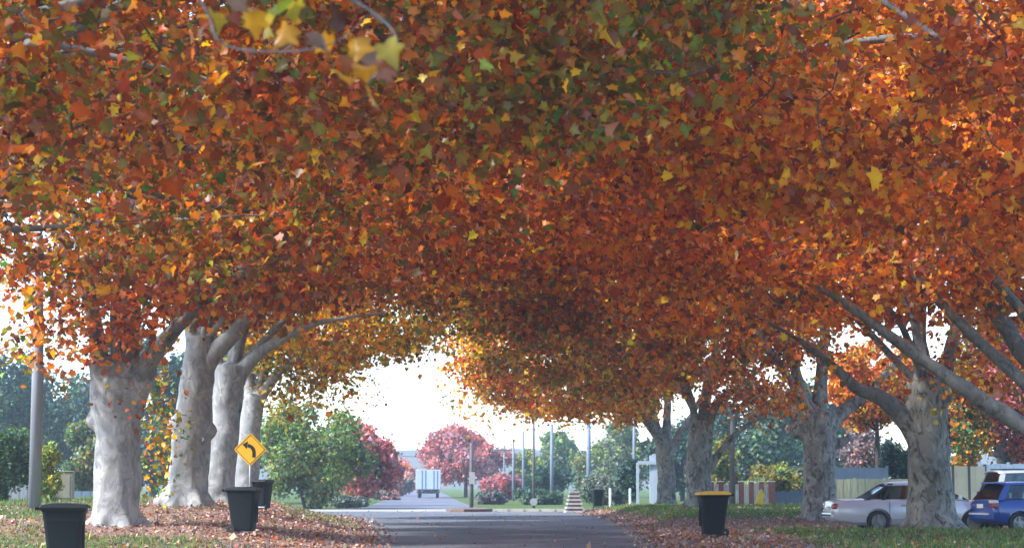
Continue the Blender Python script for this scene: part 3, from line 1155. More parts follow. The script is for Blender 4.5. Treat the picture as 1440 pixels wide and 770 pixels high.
def grass_mesh(P, S, T):
    V, Fc = blade
    k = len(V)
    a = R.uniform(0, 6.283, N)
    x = np.stack([np.cos(a), np.sin(a), 0 * a], 1)
    y = nrm(np.stack([R.normal(size=N) * .35, R.normal(size=N) * .35, np.ones(N)], 1))
    z = np.cross(x, y)
    W = P[:, None, :] + S[:, None, None] * (V[None, :, 0:1] * x[:, None] + V[None, :, 1:2] * y[:, None] + V[None, :, 2:3] * z[:, None])
    me = bpy.data.meshes.new('grass')
    W = W.reshape(-1, 3)
    fcs = (Fc[None] + (np.arange(N) * k)[:, None, None]).reshape(-1, 3)
    me.vertices.add(len(W))
    me.vertices.foreach_set('co', W.astype(np.float32).ravel())
    me.loops.add(len(fcs) * 3)
    me.loops.foreach_set('vertex_index', fcs.astype(np.int32).ravel())
    me.polygons.add(len(fcs))
    me.polygons.foreach_set('loop_start', (np.arange(len(fcs)) * 3).astype(np.int32))
    ca = me.color_attributes.new('tint', 'FLOAT_COLOR', 'POINT')
    col = np.ones((N, k, 4), np.float32)
    col[:, :, :3] = T[:, None, :]
    ca.data.foreach_set('color', col.ravel())
    me.update(calc_edges=True)
    me.materials.append(M['blade'])
    o = bpy.data.objects.new('grass', me)
    C.objects.link(o)
    return tag(o, 'short green grass on the verges', kind='stuff')


grass_mesh(P, .105 * np.exp(R.normal(size=N) * .3), T)

# ------------------------------------------------------------------ wheelie bins
def make_bin(lid_mat, label, loc, rz):
    """front faces local -y; handle and wheels at +y"""
    r = empty('wheelie_bin', loc, rz, label, 'bin', 'wheelie bins put out on the verge')
    b = MB()
    # tapered shell, lower rear notch for the wheels
    zs = [.06, .12, .5, .93, .95, .99]
    for i, z in enumerate(zs):
        t = (z - .06) / .93
        w = .215 + .065 * t
        yf, yb = -.25 - .08 * t, .22 + .13 * t
        if i >= 4:
            w += .018
            yf -= .018
            yb += .018
        c = .05
        ring = [(-w + c, yf), (w - c, yf), (w, yf + c), (w, yb - c), (w - c, yb), (-w + c, yb), (-w, yb - c), (-w, yf + c)]
        b.v += [(x, y, z) for x, y in ring]
    for i in range(len(zs) - 1):
        for k in range(8):
            b.f.append((i * 8 + k, i * 8 + (k + 1) % 8, i * 8 + 8 + (k + 1) % 8, i * 8 + 8 + k))
    b.f.append(tuple(range(7, -1, -1)))
    b.f.append(tuple(range((len(zs) - 1) * 8, len(zs) * 8)))
    o = b.build('body', M['bin'], r, bevel=.012)
    smooth_by_angle(o, .7)
    ribs = MB()
    for x in (-.12, 0, .12):
        ribs.box((x, -.305, .55), (.02, .02, .6))
    for sx in (-1, 1):
        ribs.box((sx * .262, .0, .8), (.02, .5, .03))
    ribs.build('moulded_rib', M['bin'], r)
    l = MB()
    prof = [(-.385, .985), (-.385, 1.02), (-.33, 1.05), (-.1, 1.075), (.2, 1.075), (.36, 1.05), (.39, 1.02), (.39, .99)]
    wl = .315
    for sx in (-1, 1):
        for y, z in prof:
            inset = .02 if z > 1.03 else 0
            l.v.append((sx * (wl - inset), y, z))
    m = len(prof)
    for i in range(m - 1):
        l.f.append((i, i + 1, m + i + 1, m + i))
    l.f.append(tuple(range(m)))
    l.f.append(tuple(reversed(range(m, 2 * m))))
    l.f.append((0, m, 2 * m - 1, m - 1))
    l.build('lid', lid_mat, r, bevel=.012)
    h = MB()
    h.tube([(-.26, .44, 1.0), (.26, .44, 1.0)], [.018, .018], 10)
    for sx in (-1, 0, 1):
        h.box((sx * .23, .40, .985), (.04, .12, .05))
    h.build('handle', M['bin'], r)
    a = MB()
    a.tube([(-.27, .23, .1), (.27, .23, .1)], [.012, .012], 8)
    a.build('axle', M['galv'], r)
    for sx in (-1, 1):
        w = MB()
        w.lathe([(.03, -.025), (.085, -.025), (.1, -.012), (.1, .012), (.085, .025), (.03, .025)], (sx * .27, .23, .1), 'x', 18, True)
        w.build('wheel', M['rubber'], r, smooth=False)
    return r


b1 = Vector((at(92, 700, 33).x, 33, 0))
b1.z = gzf(b1.x, 33)
proto = make_bin(M['bin_lid'], 'dark wheelie bin cut off by the bottom edge, nearest the camera on the left', b1, math.radians(96))
b2 = ground_hit(342, 750)
c2 = copy_tree(proto)
c2.location = b2
c2.rotation_euler.z = math.radians(84)
c2['label'] = 'dark wheelie bin with its lid shut, standing whole in front of the curve sign'
b3 = on_ground(369, 62)
c3 = copy_tree(proto)
c3.location = b3
c3.scale = (.86, .86, .87)
c3.rotation_euler.z = math.radians(160)
c3['label'] = 'dark wheelie bin half hidden behind another bin under the curve sign'
b4 = ground_hit(1003, 754)
make_bin(M['yellow_lid'], 'wheelie bin with a bright yellow lid on the right verge', b4, math.radians(-84))
b5 = on_ground(840, 112)
c5 = copy_tree(proto)
c5.location = b5
c5.rotation_euler.z = math.radians(190)
c5['label'] = 'tiny far dark bin beyond the grass, right of the striped pillar'

# ------------------------------------------------------------------ curve warning sign
def curve_sign():
    c = at(352, 631.5, 61)
    base = Vector((c.x, 61, gzf(c.x, 61)))
    r = empty('road_sign', base, 0, 'yellow diamond road sign with a black arrow bending left, on a thin steel post', 'sign')
    p = MB()
    p.tube([(0, .04, -.2), (0, .04, c.z - base.z + .3)], [.035, .035], 12)
    p.build('post', M['galv'], r, smooth=True)
    h = c.z - base.z
    R_ = .49
    def diamond(rr, y0, th):
        mb = MB()
        pts = []
        for k in range(4):
            an = k * math.pi / 2
            for da in (-.07, .07):
                pts.append((rr * math.cos(an + da) * .97, y0, h + rr * math.sin(an + da) * .97))
        mb.prism(pts, (0, th, 0))
        return mb
    diamond(R_, 0, .012).build('plate', M['sign_yellow'], r)
    b = MB()
    # border line
    n = 4
    outer, inner = R_ * .93, R_ * .885
    for k in range(4):
        a0, a1 = k * math.pi / 2, (k + 1) * math.pi / 2
        q = [(outer * math.cos(a0), -.004, h + outer * math.sin(a0)), (outer * math.cos(a1), -.004, h + outer * math.sin(a1)),
             (inner * math.cos(a1), -.004, h + inner * math.sin(a1)), (inner * math.cos(a0), -.004, h + inner * math.sin(a0))]
        b.prism(q, (0, .003, 0))
    b.build('border', M['sign_black'], r)
    # arrow: shaft rises on the right, bends to the upper left
    a = MB()
    cl = [(.11, -.24), (.115, -.12), (.10, -.02), (.05, .06), (-.02, .105), (-.08, .125)]
    sp = spline([Vector((x, 0, z)) for x, z in cl], 18)
    L_, R2 = [], []
    for i, q in enumerate(sp):
        t = (sp[min(i + 1, 17)] - sp[max(i - 1, 0)]).normalized()
        nn = Vector((-t.z, 0, t.x))
        L_.append(q + nn * .052)
        R2.append(q - nn * .052)
    poly = [(p_.x, -.005, h + p_.z) for p_ in L_ + R2[::-1]]
    for i in range(17):
        q = [L_[i], L_[i + 1], R2[i + 1], R2[i]]
        a.prism([(p_.x, -.005, h + p_.z) for p_ in q], (0, .003, 0))
    hd = [(-.245, .155), (-.075, .25), (-.105, .015)]
    a.prism([(x, -.0055, h + z) for x, z in hd], (0, .003, 0))
    a.build('arrow', M['sign_black'], r)


curve_sign()

# ------------------------------------------------------------------ poles and wires
def pole(px, ytop, Y, dia, mat, label, name='utility_pole', cat='pole', ybot=None, cross=False, lamp=False, disc=None, plate=None, xtop=None, group='poles along the street'):
    base = on_ground(px, Y)
    top = at(xtop if xtop else px, ytop, Y)
    r = empty(name, base, 0, label, cat, group)
    mb = MB()
    h = top.z - base.z
    mb.tube([(0, 0, -.3), (0, 0, h * .5), (top.x - base.x, 0, h)], [dia / 2, dia * .46, dia * .38], 14)
    mb.build('shaft', mat, r, smooth=True)
    if cross:
        c = MB()
        c.box((0, -dia * .4, h - .5), (1.9, .1, .12))
        c.build('crossarm', M['pole_dark'], r)
        for x in (-.85, -.4, .4, .85):
            i = MB()
            i.lathe([(.02, 0), (.05, .03), (.03, .08), (.05, .12), (.01, .16)], (x, -dia * .4, h - .44), 'z', 8)
            i.build('insulator', M['white'], r)
    if lamp:
        c = MB()
        c.tube([(0, 0, h - .1), (.25, 0, h + .1), (.6, 0, h + .15)], [.03, .03, .03], 8)
        c.build('lamp_arm', M['galv'], r)
        c = MB()
        c.box((.75, 0, h + .14), (.5, .24, .12), .7)
        c.build('lamp_head', M['galv'], r, bevel=.02)
    if disc:
        z = at(px, disc[0], Y).z - base.z
        c = MB()
        c.lathe([(.001, -dia * .5 - .03), (disc[1], -dia * .5 - .03), (disc[1], -dia * .5 - .01), (.001, -dia * .5 - .01)], (0, 0, z), 'y', 20)
        c.build('disc', M['galv'], r)
    if plate:
        z0, z1 = at(px, plate[0], Y).z - base.z, at(px, plate[1], Y).z - base.z
        c = MB()
        c.box((.03, -dia * .5 - .02, (z0 + z1) / 2), (plate[2], .02, abs(z0 - z1)))
        c.build('plate', M['galv'], r)
    return r


pole(49, 330, 56, .36, M['pole_grey'], 'thick grey pole standing left of the nearest pale trunk', xtop=54)
pole(663, 622, 112, .24, M['pole_dark'], 'thin dark pole with a white plate, before the red tree', plate=(663, 680, .32))
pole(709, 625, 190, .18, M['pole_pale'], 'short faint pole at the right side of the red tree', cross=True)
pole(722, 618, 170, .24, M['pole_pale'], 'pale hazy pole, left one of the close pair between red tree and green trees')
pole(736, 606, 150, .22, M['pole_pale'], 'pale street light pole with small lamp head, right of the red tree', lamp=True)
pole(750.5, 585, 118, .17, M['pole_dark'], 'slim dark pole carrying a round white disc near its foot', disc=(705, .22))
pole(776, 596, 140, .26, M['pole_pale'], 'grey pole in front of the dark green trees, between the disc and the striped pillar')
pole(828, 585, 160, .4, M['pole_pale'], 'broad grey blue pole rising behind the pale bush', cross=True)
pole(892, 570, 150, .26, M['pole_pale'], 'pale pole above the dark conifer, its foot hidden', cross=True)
pole(1030, 585, 96, .28, M['pole_dark'], 'dark plain pole rising in front of the brick and white fence')


def wire(label, pts, r=.012, sag=.3):
    mb = MB()
    P = []
    a, b = pts
    for i in range(17):
        t = i / 16
        p = a.lerp(b, t)
        p.z -= sag * 4 * t * (1 - t)
        P.append(p)
    mb.tube(P, [r] * 17, 6)
    o = mb.build('overhead_wire', M['wire'])
    return tag(o, label, 'wire', 'overhead wires')


wire('faint wire running left of the nearest trunk across the blue trees', (at(-150, 512, 100), at(420, 528, 100)), .02, .2)
wire('thin wire crossing in front of the red tree', (at(560, 640, 150), at(776, 642, 140)), .02, .2)
wire('thin wire just above the green trees right of centre', (at(736, 630, 150), at(900, 622, 150)), .018, .2)

# ------------------------------------------------------------------ fences, sheds
def paling_fence(name, label, px0, px1, ytop, Y, mat, pitch=.16, base_extra=.0, post_mat=None, posts=3, dY=0, gap=.004, mats=None, cat='fence'):
    a, b = on_ground(px0, Y), on_ground(px1, Y + dY)
    zt = at((px0 + px1) / 2, ytop, Y + dY / 2).z
    mid = (a + b) / 2
    r = empty(name, mid, math.atan2(b.y - a.y, b.x - a.x), label, cat)
    L = (Vector((b.x, b.y, 0)) - Vector((a.x, a.y, 0))).length
    z0 = min(a.z, b.z) - .1
    h = zt - z0
    n = max(2, int(L / pitch))
    groups = {}
    for i in range(n):
        mt = (mats[i % len(mats)] if mats else mat)
        mbb = groups.setdefault(mt.name, (MB(), mt))[0]
        x = -L / 2 + (i + .5) * L / n
        mbb.box((x, (i % 2) * .012, z0 - mid.z + h / 2 + random.uniform(-.015, .015)), (L / n - gap, .022, h))
    for k, (mbb, mt) in groups.items():
        mbb.build('panel', mt, r)
    rl = MB()
    for z in (.3, .82):
        rl.box((0, .06, z0 - mid.z + h * z), (L, .05, .08))
    rl.build('rail', post_mat or mat, r)
    for i in range(posts):
        p = MB()
        p.box((-L / 2 + i * L / (posts - 1), .05, z0 - mid.z + h * .51), (.1, .1, h * 1.06))
        p.build('post', post_mat or mat, r)
    return r


def brick_picket():
    Y = 101
    a, b = on_ground(1000, Y), on_ground(1085, Y)
    zt = at(1040, 677, Y).z
    mid = (a + b) / 2
    L = b.x - a.x
    h = zt - mid.z
    r = empty('fence', mid, 0, 'front fence of white pickets between red brick piers, behind the yellow lidded bin', 'fence')
    n = 7
    for i in range(n):
        x = -L / 2 + i * L / (n - 1)
        p = MB()
        w = .24 if i < n - 1 else .32
        p.box((x, 0, h / 2 - .1), (w, .3, h + .2))
        p.build('pier', M['brick'], r, bevel=.01)
        c = MB()
        c.box((x, 0, h + .025), (w + .06, .36, .05))
        c.build('pier_cap', M['white'], r)
        if i < n - 1:
            q = MB()
            st = L / (n - 1) - w
            for k in range(3):
                q.box((x + w / 2 + st * (k + .5) / 3, 0, h * .47), (st / 3 * .72, .04, h * .9))
            q.build('picket_panel', M['white'], r)
    y = MB()
    return r


brick_picket()
# yellow sheet by the brick pier
yb = on_ground(1068, 99)
mb = MB()
prof = [(-.22, 0), (.22, 0), (.2, .35), (.24, .62), (.1, .9), (-.02, .78), (-.16, .42)]
mb.prism([(x, -.05, z) for x, z in prof], (0, .12, 0))
o = mb.build('yellow_cover', M['yellow_obj'], bevel=.02, loc=yb)
tag(o, 'small bright yellow cover leaning by the brick end pier', 'cover')
paling_fence('fence', 'dark blue steel fence between the brick pier and the mottled trunk', 1088, 1150, 690, 106, M['darkblue'], .12, posts=3)
paling_fence('fence', 'weathered greenish cream paling fence behind the silver sedan', 1160, 1330, 673, 77, M['greencream'], .14, posts=5)
paling_fence('fence', 'light blue ribbed steel fence showing above the cream palings', 1176, 1248, 657, 86, M['bluesteel'], .22, posts=4)
paling_fence('fence', 'cream panel fence with dark posts, between the stout trunk and the blue car', 1318, 1386, 655, 74, M['cream'], .3, post_mat=M['pole_dark'], posts=4)
paling_fence('fence', 'tall blue grey steel fence at the right edge above the white wagon', 1379, 1500, 652, 79, M['bluesteel'], .25, posts=4)
paling_fence('fence', 'low dark blue fence at far left between the beige cabinet and the pale trunk', 96, 170, 690, 96, M['darkblue'], .2, posts=3)
paling_fence('fence', 'grey paling fence under the dark bush at the left edge', -60, 50, 668, 74, M['pole_grey'], .15, posts=4)

# beige cabinet
p = on_ground(90, 70)
r = empty('utility_cabinet', p, .1, 'plain beige cabinet standing on the grass right of the grey pole', 'cabinet')
zt = at(90, 663, 70).z - p.z
mb = MB()
mb.box((0, 0, zt / 2 - .05), (.66, .5, zt + .1))
mb.build('body', M['cabinet'], r, bevel=.03)
mb = MB()
mb.box((0, 0, zt + .015), (.72, .56, .03))
mb.build('top', M['cabinet'], r, bevel=.01)
mb = MB()
mb.box((-.02, -.257, zt / 2), (.5, .015, zt * .8))
mb.build('door', M['cabinet'], r)
# white roofed outbuilding behind it
p = on_ground(92, 108)
zt = at(90, 657, 108).z - p.z
r = empty('outbuilding', p, 0, 'small white roofed outbuilding peeping over the beige cabinet', 'building')
mb = MB()
mb.box((0, 1.2, (zt - .5) / 2), (1.5, 2.4, zt - .5))
mb.build('wall', M['darkblue'], r)
mb = MB()
mb.prism([(-.85, -.2, zt - .12), (.85, -.2, zt - .12), (.75, -.2, zt - .8), (.65, -.2, zt - .55), (-.85, -.2, zt - .22)], (0, 3, 0))
mb.build('roof', M['white'], r)
mb = MB()
mb.lathe([(.14, zt - .15), (.14, zt + .08), (.2, zt + .1), (.2, zt + .18), (.02, zt + .24)], (0, 1, 0), 'z', 12)
mb.build('vent', M['white'], r)

M['old_white'] = principled('weathered_white', (.55, .53, .52), .8, noise_scale=5, noise_amt=.3)
# striped stepped pillar
p = on_ground(807, 99)
r = empty('striped_pillar', p, .1, 'tapering pillar of white and brown bands at the end of the right verge', 'pillar')
H = at(807, 690, 99).z - p.z
nb = 11
for i in range(nb):
    t = i / (nb - 1)
    w = .92 - .46 * t
    mb = MB()
    white = i % 2 == 0
    mb.box((0, 0, (i + .5) * H / nb), ((w if white else w * .86), (w if white else w * .86), H / nb - .002))
    mb.build('white_band' if white else 'brown_band', M['old_white'] if white else M['brown'], r, bevel=.008)

# white porch frame
Y = 112
p = on_ground(909, Y)
r = empty('porch_frame', p, 0, 'white frame of slim and thick posts with a beam, beside the slender dark trunk', 'porch')
s = F / Y
zb = at(909, 650, Y).z - p.z
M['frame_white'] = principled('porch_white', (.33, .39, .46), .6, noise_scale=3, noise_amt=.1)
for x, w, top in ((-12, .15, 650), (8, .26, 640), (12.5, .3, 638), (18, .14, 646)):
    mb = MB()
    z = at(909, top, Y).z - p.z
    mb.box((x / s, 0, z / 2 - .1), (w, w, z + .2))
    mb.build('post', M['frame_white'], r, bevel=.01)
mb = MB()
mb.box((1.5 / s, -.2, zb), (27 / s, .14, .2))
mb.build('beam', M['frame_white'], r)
# short white posts in the right mid distance
for px, lab in ((858, 'thin white post beside the far dark bin'), (886, 'short white post below the dark conifer')):
    p = on_ground(px, 116)
    mb = MB()
    mb.tube([(0, 0, -.1), (0, 0, 1.05), (0, 0, 1.1)], [.07, .07, .03], 10)
    o = mb.build('post', M['white'], None, smooth=False, loc=p)
    o.name = 'marker_post'
    tag(o, lab, 'post')

# ------------------------------------------------------------------ vehicles
def loft_body(st, ztops):
    """st: (x, halfwidth, zbottom, ztop)"""
    mb = MB()
    rings = []
    for x, w, zb, zt in st:
        h = zt - zb
        half = [(0, zb), (w * .82, zb), (w * .95, zb + h * .1), (w, zb + h * .32), (w * .995, zb + h * .62), (w * .955, zb + h * .86), (w * .88, zb + h * .97), (w * .6, zt + .004), (0, zt + .012)]
        ring = [(y, z) for y, z in half] + [(-y, z) for y, z in reversed(half[1:-1])]
        rings.append([(x, y, z) for y, z in ring])
    k = len(rings[0])
    for rg in rings:
        mb.v += rg
    for i in range(len(rings) - 1):
        for j in range(k):
            mb.f.append((i * k + j, i * k + (j + 1) % k, (i + 1) * k + (j + 1) % k, (i + 1) * k + j))
    mb.f.append(tuple(range(k)))
    mb.f.append(tuple(range((len(rings) - 1) * k, len(rings) * k)))
    return mb


def dense(st, n):
    st = np.array(st, float)
    xs_ = np.linspace(st[0, 0], st[-1, 0], n)
    xs_ = np.unique(np.concatenate([xs_, st[:, 0]]))
    return [(x, *[float(np.interp(x, st[:, 0], st[:, j])) for j in (1, 2, 3)]) for x in xs_]


def make_car(name, label, loc, rz, paint, st, gh, wheels, wr, lower_mat=None, tail='low', handles=(), group='parked cars'):
    """local x runs from the rear bumper to the front; gh = greenhouse dict"""
    r = empty(name, loc, rz, label, 'car', group)
    mb = loft_body(dense(st, 40), None)
    body = mb.build('body', paint, r)
    # wheel arches
    cut = MB()
    for wx in wheels:
        for sy in (-1, 1):
            cut.lathe([(.0001, -.18), (wr * 1.17, -.18), (wr * 1.17, .18), (.0001, .18)], (wx, sy * .86, wr * 1.02), 'y', 28)
    co = cut.build('cutter', M['trim'])
    co.parent = r
    bpy.context.view_layer.update()
    md = body.modifiers.new('b', 'BOOLEAN')
    md.operation = 'DIFFERENCE'
    md.solver = 'EXACT'
    md.object = co
    dg = bpy.context.evaluated_depsgraph_get()
    nm = bpy.data.meshes.new_from_object(body.evaluated_get(dg))
    body.modifiers.clear()
    body.data = nm
    bpy.data.objects.remove(co)
    smooth_by_angle(body, .5)
    W = max(s_[1] for s_ in st)
    # side mould / lower cladding
    if lower_mat:
        for sy in (-1, 1):
            mbm = MB()
            mbm.box(((wheels[0] + wheels[1]) / 2, sy * W * .985, st[3][2] + .1), (wheels[1] - wheels[0] - wr * 2.4, .03, .16))
            mbm.build('sill_trim', lower_mat, r)
    # greenhouse
    z0, z1, wb, wt = gh['z0'], gh['z1'], gh['wb'], gh['wt']
    xr0, xr1, xf1, xf0 = gh['x']
    def edge(h, k):
        return (xr0 + (xr1 - xr0) * h) if k == 0 else (xf0 + (xf1 - xf0) * h)
    def P(x, h, sy):
        return (x, sy * (wb + (wt - wb) * h), z0 + (z1 - z0) * h)
    rf = MB()
    nxr, nyr = 10, 8
    for i in range(nxr + 1):
        for j in range(nyr + 1):
            u, v = i / nxr, j / nyr * 2 - 1
            x = xr1 - .08 + (xf1 + .1 - xr1 + .08) * u
            crown_ = .05 * (1 - v * v) + .03 * (1 - (2 * u - 1) ** 2)
            rf.v.append((x, v * (wt + .025), z1 - .015 + crown_ - (.035 if abs(v) > .99 else 0)))
    for i in range(nxr):
        for j in range(nyr):
            a = i * (nyr + 1) + j
            rf.f.append((a, a + 1, a + nyr + 2, a + nyr + 1))
    ro = rf.build('roof', paint, r, smooth=True)
    sol = ro.modifiers.new('s', 'SOLIDIFY')
    sol.thickness = .04
    pane_edges = gh['panes']      # list of (xa_bottom, xa_top, xb_bottom, xb_top)
    for sy in (-1, 1):
        inn = (0, -sy * .05, 0)
        xa = [(edge(0, 0), edge(1, 0))] + [e for e in gh['splits']] + [(edge(0, 1), edge(1, 1))]
        for (a, b, c, d) in gh['pillars']:
            pil = MB()
            pil.prism([P(a, -.05, sy), P(b, 1, sy), P(d, 1, sy), P(c, -.05, sy)], inn)
            pil.build('pillar', gh.get('pillar_mat', paint), r)
    for sy in (-1, 1):
        for (a, b, c, d) in pane_edges:
            q = MB()
            q.prism([P(a, .02, sy), P(b, .96, sy), P(d, .96, sy), P(c, .02, sy)], (0, -sy * .012, 0))
            w = q.build('window', M['glass'], r)
            w.location.y = -sy * .012
    # screens
    q = MB()
    q.prism([(xr0, -wb + .03, z0), (xr0, wb - .03, z0), (xr1, wt - .03, z1 - .02), (xr1, -wt + .03, z1 - .02)], (.012, 0, 0))
    q.build('rear_screen', M['glass'], r)
    q = MB()
    q.prism([(xf0, -wb + .03, z0), (xf0, wb - .03, z0), (xf1, wt - .03, z1 - .02), (xf1, -wt + .03, z1 - .02)], (-.012, 0, 0))
    q.build('windscreen', M['glass'], r)
    for (sx_, sy) in ((gh['seats'][0], -.38), (gh['seats'][0], .38), (gh['seats'][1], -.38), (gh['seats'][1], .38)):
        q = MB()
        q.box((sx_, sy, z0 + .1), (.13, .46, .3), .85)
        q.box((sx_, sy, z0 + .34), (.09, .24, .16), .85)
        q.build('seat', M['seat'], r, bevel=.03)
    # wheels
    for wx in wheels:
        for sy in (-1, 1):
            y = sy * (W - .11)
            t = MB()
            t.lathe([(wr * .66, -.095), (wr * .93, -.1), (wr, -.07), (wr, .07), (wr * .93, .1), (wr * .66, .095)], (wx, y, wr), 'y', 30, True)
            tw = t.build('wheel', M['rubber'], r, smooth=False)
            smooth_by_angle(tw, .5)
            q = MB()
            yo = y + sy * .075
            q.lathe([(wr * .68, -.06 * sy), (wr * .68, .012 * sy), (wr * .6, .018 * sy), (wr * .58, -.05 * sy), (.0001, -.055 * sy)], (wx, yo, wr), 'y', 30)
            for k in range(5):
                an = k * 2 * math.pi / 5 + .3
                d = Vector((math.cos(an), 0, math.sin(an)))
                n_ = Vector((-math.sin(an), 0, math.cos(an)))
                c0 = Vector((wx, yo - sy * .03, wr))
                q.prism([c0 + n_ * wr * .13, c0 - n_ * wr * .13, c0 + d * wr * .62 - n_ * wr * .1, c0 + d * wr * .62 + n_ * wr * .1], (0, sy * .03, 0))
            q.lathe([(wr * .2, -.04 * sy), (wr * .18, .014 * sy), (.0001, .018 * sy)], (wx, yo, wr), 'y', 16)
            q.build('rim', M['rim'], tw)
    # door handles
    for hx, hz in handles:
        for sy in (-1, 1):
            q = MB()
            q.box((hx, sy * (W * .985), hz), (.2, .035, .035))
            q.build('door_handle', gh.get('handle_mat', paint), r, bevel=.008)
    # door gaps
    for gx in gh['gaps']:
        for sy in (-1, 1):
            q = MB()
            q.box((gx, sy * (W - .006), (z0 + st[3][2]) / 2 + .04), (.012, .014, (z0 - st[3][2]) * .72))
            q.build('door_gap', M['trim'], r)
    # mirrors
    for sy in (-1, 1):
        q = MB()
        q.box((xf0 - .28, sy * (W + .07), z0 + .06), (.1, .18, .12), .85)
        q.build('mirror', paint, r, bevel=.025)
    return r


# silver sedan
SED = [(0, .66, .40, .74), (.04, .76, .34, .88), (.16, .83, .29, .93), (.6, .875, .22, .955), (1.2, .885, .20, .965), (2.4, .89, .19, .955), (3.6, .885, .19, .945), (4.0, .88, .2, .90), (4.55, .82, .24, .80), (4.8, .74, .30, .70), (4.9, .6, .38, .6)]
gh = dict(z0=.95, z1=1.40, wb=.80, wt=.60, x=(.92, 1.66, 2.95, 3.92), splits=[],
          pillars=[(.92, 1.66, 1.06, 1.74), (1.42, 1.72, 1.5, 1.8), (2.28, 2.3, 2.40, 2.40), (3.80, 2.86, 3.92, 2.95)],
          panes=[(1.0, 1.68, 1.46, 1.76), (1.5, 1.8, 2.28, 2.3), (2.40, 2.40, 3.80, 2.86)], pillar_mat=M['trim'], seats=(1.62, 2.62), gaps=(1.62, 2.35, 3.3), handle_mat=M['silver_low'])
sx = at(1171, 745, 57.6).x
car = make_car('parked_car', 'silver white sedan parked side on behind the stout mottled trunk', Vector((sx, 58.4, gzf(12, 58.4) - .02)), math.radians(1.5), M['silver_car'], SED, gh, (1.3, 4.05), .315, M['silver_low'], handles=((2.05, .78), (3.0, .78)))
def lightset(car, items):
    for nm, mat, c, d in items:
        q = MB()
        q.box(c, d)
        q.build(nm, M[mat] if isinstance(mat, str) else mat, car, bevel=min(d) * .3)
its = []
for sy in (-1, 1):
    its += [('tail_light', 'taillight', (.075, sy * .66, .745), (.16, .3, .17)), ('indicator', 'clear_lens', (.05, sy * .6, .60), (.14, .3, .06))]
its += [('bumper', 'silver_car', (.02, 0, .48), (.16, 1.5, .16)), ('bumper_strip', 'trim', (-.05, 0, .49), (.05, 1.4, .05)), ('number_plate', 'white', (-.012, 0, .68), (.02, .36, .12)), ('antenna', 'trim', (1.2, .5, 1.05), (.01, .01, .3))]
lightset(car, its)

# blue hatchback
HAT = [(0, .62, .42, .80), (.05, .74, .34, .93), (.2, .81, .28, .97), (.6, .845, .22, .985), (1.5, .85, .19, .98), (2.6, .85, .19, .96), (3.1, .845, .2, .93), (3.7, .79, .25, .82), (3.95, .70, .32, .70), (4.02, .58, .4, .6)]
gh = dict(z0=.97, z1=1.42, wb=.77, wt=.60, x=(.14, .50, 2.05, 3.05), splits=[],
          pillars=[(.14, .5, .36, .66), (1.08, 1.04, 1.2, 1.14), (1.98, 1.9, 2.08, 2.0), (2.94, 1.97, 3.05, 2.05)],
          panes=[(.36, .66, 1.08, 1.04), (1.2, 1.14, 1.98, 1.9), (2.08, 2.0, 2.94, 1.97)], seats=(.95, 2.0), gaps=(1.14, 2.02, 2.9))
hx = at(1390, 745, 56.2).x
blue = make_car('parked_car', 'bright blue hatchback at the right edge showing its tail lamp', Vector((hx, 57.1, gzf(15, 57) - .02)), math.radians(14), M['blue_car'], HAT, gh, (.78, 3.25), .30, handles=((1.85, .82), (1.1, .82)))
its = []
for sy in (-1, 1):
    its += [('tail_light', 'taillight', (.085, sy * .665, .80), (.2, .24, .13)), ('reversing_light', 'clear_lens', (.075, sy * .655, .905), (.2, .24, .09))]
its += [('bumper', 'blue_car', (.03, 0, .5), (.2, 1.44, .26)), ('bumper_strip', 'silver_car', (-.075, 0, .56), (.02, 1.3, .05)), ('number_plate', 'white', (-.01, 0, .78), (.02, .37, .12)), ('spoiler', 'blue_car', (.43, 0, 1.425), (.22, 1.1, .04)),
        ('rear_wiper', 'trim', (.25, 0, 1.08), (.03, .4, .02))]
lightset(blue, its)

# white wagon behind
WAG = [(0, .74, .50, 1.02), (.05, .82, .42, 1.12), (.3, .87, .34, 1.15), (1.5, .89, .30, 1.15), (3.0, .89, .30, 1.13), (3.4, .88, .32, 1.08), (4.3, .82, .36, 1.0), (4.55, .7, .45, .85)]
gh = dict(z0=1.13, z1=1.84, wb=.83, wt=.72, x=(.06, .3, 2.5, 3.25), splits=[],
          pillars=[(.06, .3, .26, .46), (1.2, 1.2, 1.32, 1.32), (2.12, 2.1, 2.24, 2.2), (3.12, 2.42, 3.25, 2.5)],
          panes=[(.26, .46, 1.2, 1.2), (1.32, 1.32, 2.12, 2.1), (2.24, 2.2, 3.12, 2.42)], seats=(1.1, 2.1), gaps=(1.26, 2.18, 3.1))
wx = at(1392, 700, 65).x
wag = make_car('parked_car', 'tall white wagon half hidden behind the blue hatchback', Vector((wx, 65.6, gzf(17, 65.6))), math.radians(6), M['white_car'], WAG, gh, (.9, 3.6), .36, handles=((1.95, .98), (1.15, .98)))
its = []
for sy in (-1, 1):
    its += [('tail_light', 'taillight', (.03, sy * .76, 1.0), (.1, .14, .3))]
its += [('bumper', 'silver_low', (-.02, 0, .52), (.18, 1.6, .18))]
for sy in (-1, 1):
    its += [('roof_rail', 'trim', (1.4, sy * .6, 1.92), (2.0, .03, .04))]
lightset(wag, its)
wag.scale = (1, 1, .93)

